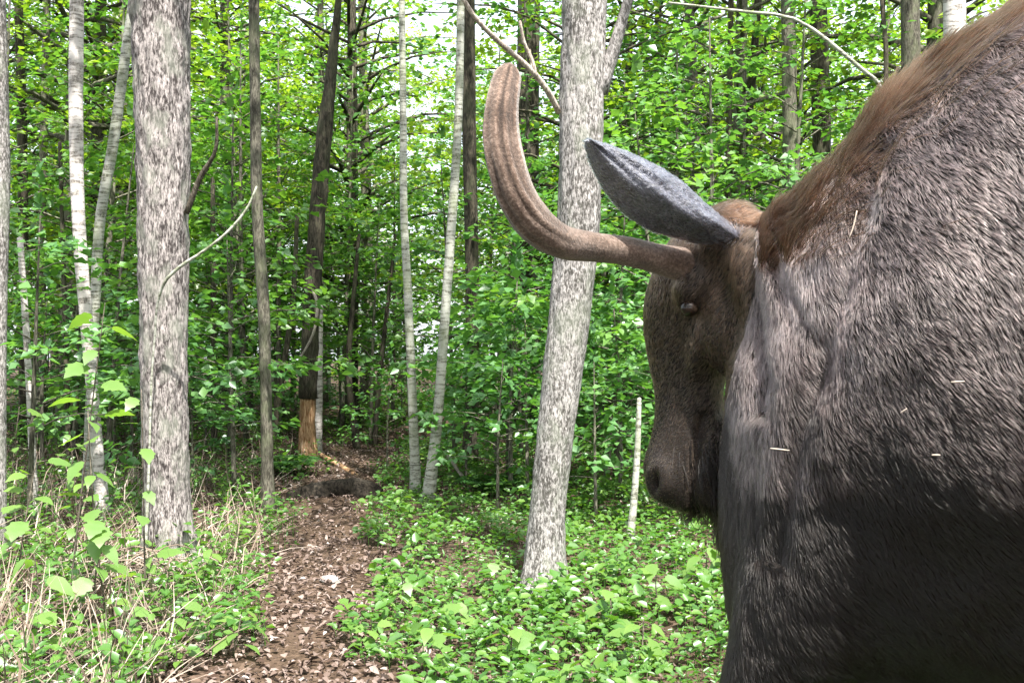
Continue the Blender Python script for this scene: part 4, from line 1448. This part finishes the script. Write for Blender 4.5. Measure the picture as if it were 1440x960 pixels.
def antler_mesh(rows, name, flat_dir):
    R = crom(np.array(rows, dtype=float), 90)
    C = R[:, :3]
    T = np.gradient(C, axis=0); T /= np.linalg.norm(T, axis=1)[:, None]
    fd = np.asarray(flat_dir, dtype=float)
    A = np.cross(T, fd); A /= np.linalg.norm(A, axis=1)[:, None]
    B = np.cross(A, T)
    sides = 40
    ang = np.linspace(0, 2 * math.pi, sides, endpoint=False)
    V = np.empty((90, sides, 3)); RD = np.zeros((90, sides))
    for i in range(90):
        f = i / 89
        g = np.clip((f - .45) / .3, 0, 1)
        for j in range(sides):
            k = 1 + g * .08 * math.sin(ang[j] * 9 + f * 3) + g * .07 * math.sin(ang[j] * 14 + 1)
            k += .05 * mnoise.fractal(Vector((math.cos(ang[j]) * 1.5, math.sin(ang[j]) * 1.5, f * 9)), 1, 2, 3)
            RD[i, j] = .5 + 2.6 * (k - 1)
            V[i, j] = C[i] + (A[i] * math.cos(ang[j]) * R[i, 3] + B[i] * math.sin(ang[j]) * R[i, 4]) * k
    V = V.reshape(-1, 3)
    V = np.vstack([V, C[-1] + T[-1] * R[-1, 3] * .5, C[0]])
    i = np.arange(89)[:, None] * sides; j = np.arange(sides)[None]; j2 = (j + 1) % sides
    Q = np.stack([i + j, i + j2, i + sides + j2, i + sides + j], -1).reshape(-1, 4)
    jj = np.arange(sides); kk = (jj + 1) % sides
    Tt = np.vstack([np.stack([89 * sides + jj, 89 * sides + kk, np.full(sides, 90 * sides)], -1), np.stack([kk, jj, np.full(sides, 90 * sides + 1)], -1)])
    return np_mesh(name, V - mo_loc, [Q, Tt], M['velvet'], True, {'rnd': np.concatenate([RD.ravel(), [.5, .5]])})


def arow(px_, py_, d, w, fl=1.0):
    r = w * .5 * d / FPX
    return [*P(px_, py_, d), r, r * fl]


rows = [arow(1005, 382, 2.41, 46), arow(955, 371, 2.38, 48), arow(925, 364, 2.36, 42), arow(880, 353, 2.31, 40), arow(830, 347, 2.26, 42), arow(790, 340, 2.21, 48), arow(756, 318, 2.17, 54), arow(728, 280, 2.14, 54),
        arow(711, 232, 2.12, 52, .75), arow(704, 185, 2.12, 49, .55), arow(706, 145, 2.13, 44, .45), arow(711, 116, 2.15, 39, .42), arow(715, 100, 2.16, 31, .42), arow(717, 92, 2.16, 17, .5)]
am = antler_mesh(rows, 'antler', np.array([.1, -1, .1]))
ao = obj('antler', am, moose)
AC = crom(np.array(rows), 60)[:, :3]
AT = np.gradient(AC, axis=0)


def ant_flow(p, n):
    k = np.argmin(((p[:, None] - AC[None]) ** 2).sum(-1), axis=1)
    return AT[k] / np.linalg.norm(AT[k], axis=1)[:, None]


groom('velvet_fur', M['velvet_hair'], 12000, lambda c, n: np.ones(len(c)), lambda p, n: np.full(len(p), .005), ant_flow, lambda p, n: np.full(len(p), .5), .0006, clump=.6, seed=31, surf=surface_of(am), parent=ao)

# eyes
m = NT('moose_eye'); m.principled((.012, .008, .006), .22, .35); M['eye'] = m.m
for s in (1, -1):
    c_ = Hh(.205, .120 * s, .028)
    o = obj('eye', blob_mesh('eye', M['eye'], .021, .021, .020, 0, 0), moose, c_ - mo_loc)

# pale streaks of lit flying insects, modelled as thin stalks on the coat
for (a, b, ln, ang, dd, lab) in [(1103, 634, .040, 0.0, 0, 'short straight pale streak of a lit insect over the dark shoulder fur'),
                                 (1214, 322, .055, -.55, 0, 'curved pale streak of a lit insect over the grey neck fur'),
                                 (1345, 538, .022, .05, 0, 'short pale insect streak on the dark flank fur, upper one'),
                                 (1316, 636, .014, .1, 0, 'small pale insect streak on the black lower flank'),
                                 (1275, 580, .014, .4, 0, 'small pale insect streak beside the darkened flank')]:
    # find the coat surface along the view ray
    o_ = np.array([0, 0, CAM_H]); dr = unit(P(a, b, 1.0) - o_)
    rel = BCO - o_
    al = rel @ dr
    off = np.linalg.norm(rel - al[:, None] * dr, axis=1)
    near = np.where(off < .012)[0]
    if not len(near): continue
    k = near[np.argmin(al[near])]
    nn_ = VN[k]
    c_ = BCO[k] + nn_ * .032
    dirv = np.array([math.cos(ang), 0, math.sin(ang)])
    dirv = unit(dirv - nn_ * (dirv @ nn_))
    mb = MB()
    bend = np.array([0, 0, -.12 * ln]) if 'curved' in lab else np.zeros(3)
    tube(mb, [[*(-dirv * ln * .5), .0012], [*bend, .0016], [*(dirv * ln * .5), .0009]], 5, 7, .95)
    o = obj('insect_streak', mb.mesh('insect_streak', M['straw']), None, c_)
    tag(o, lab, 'plant stalk')
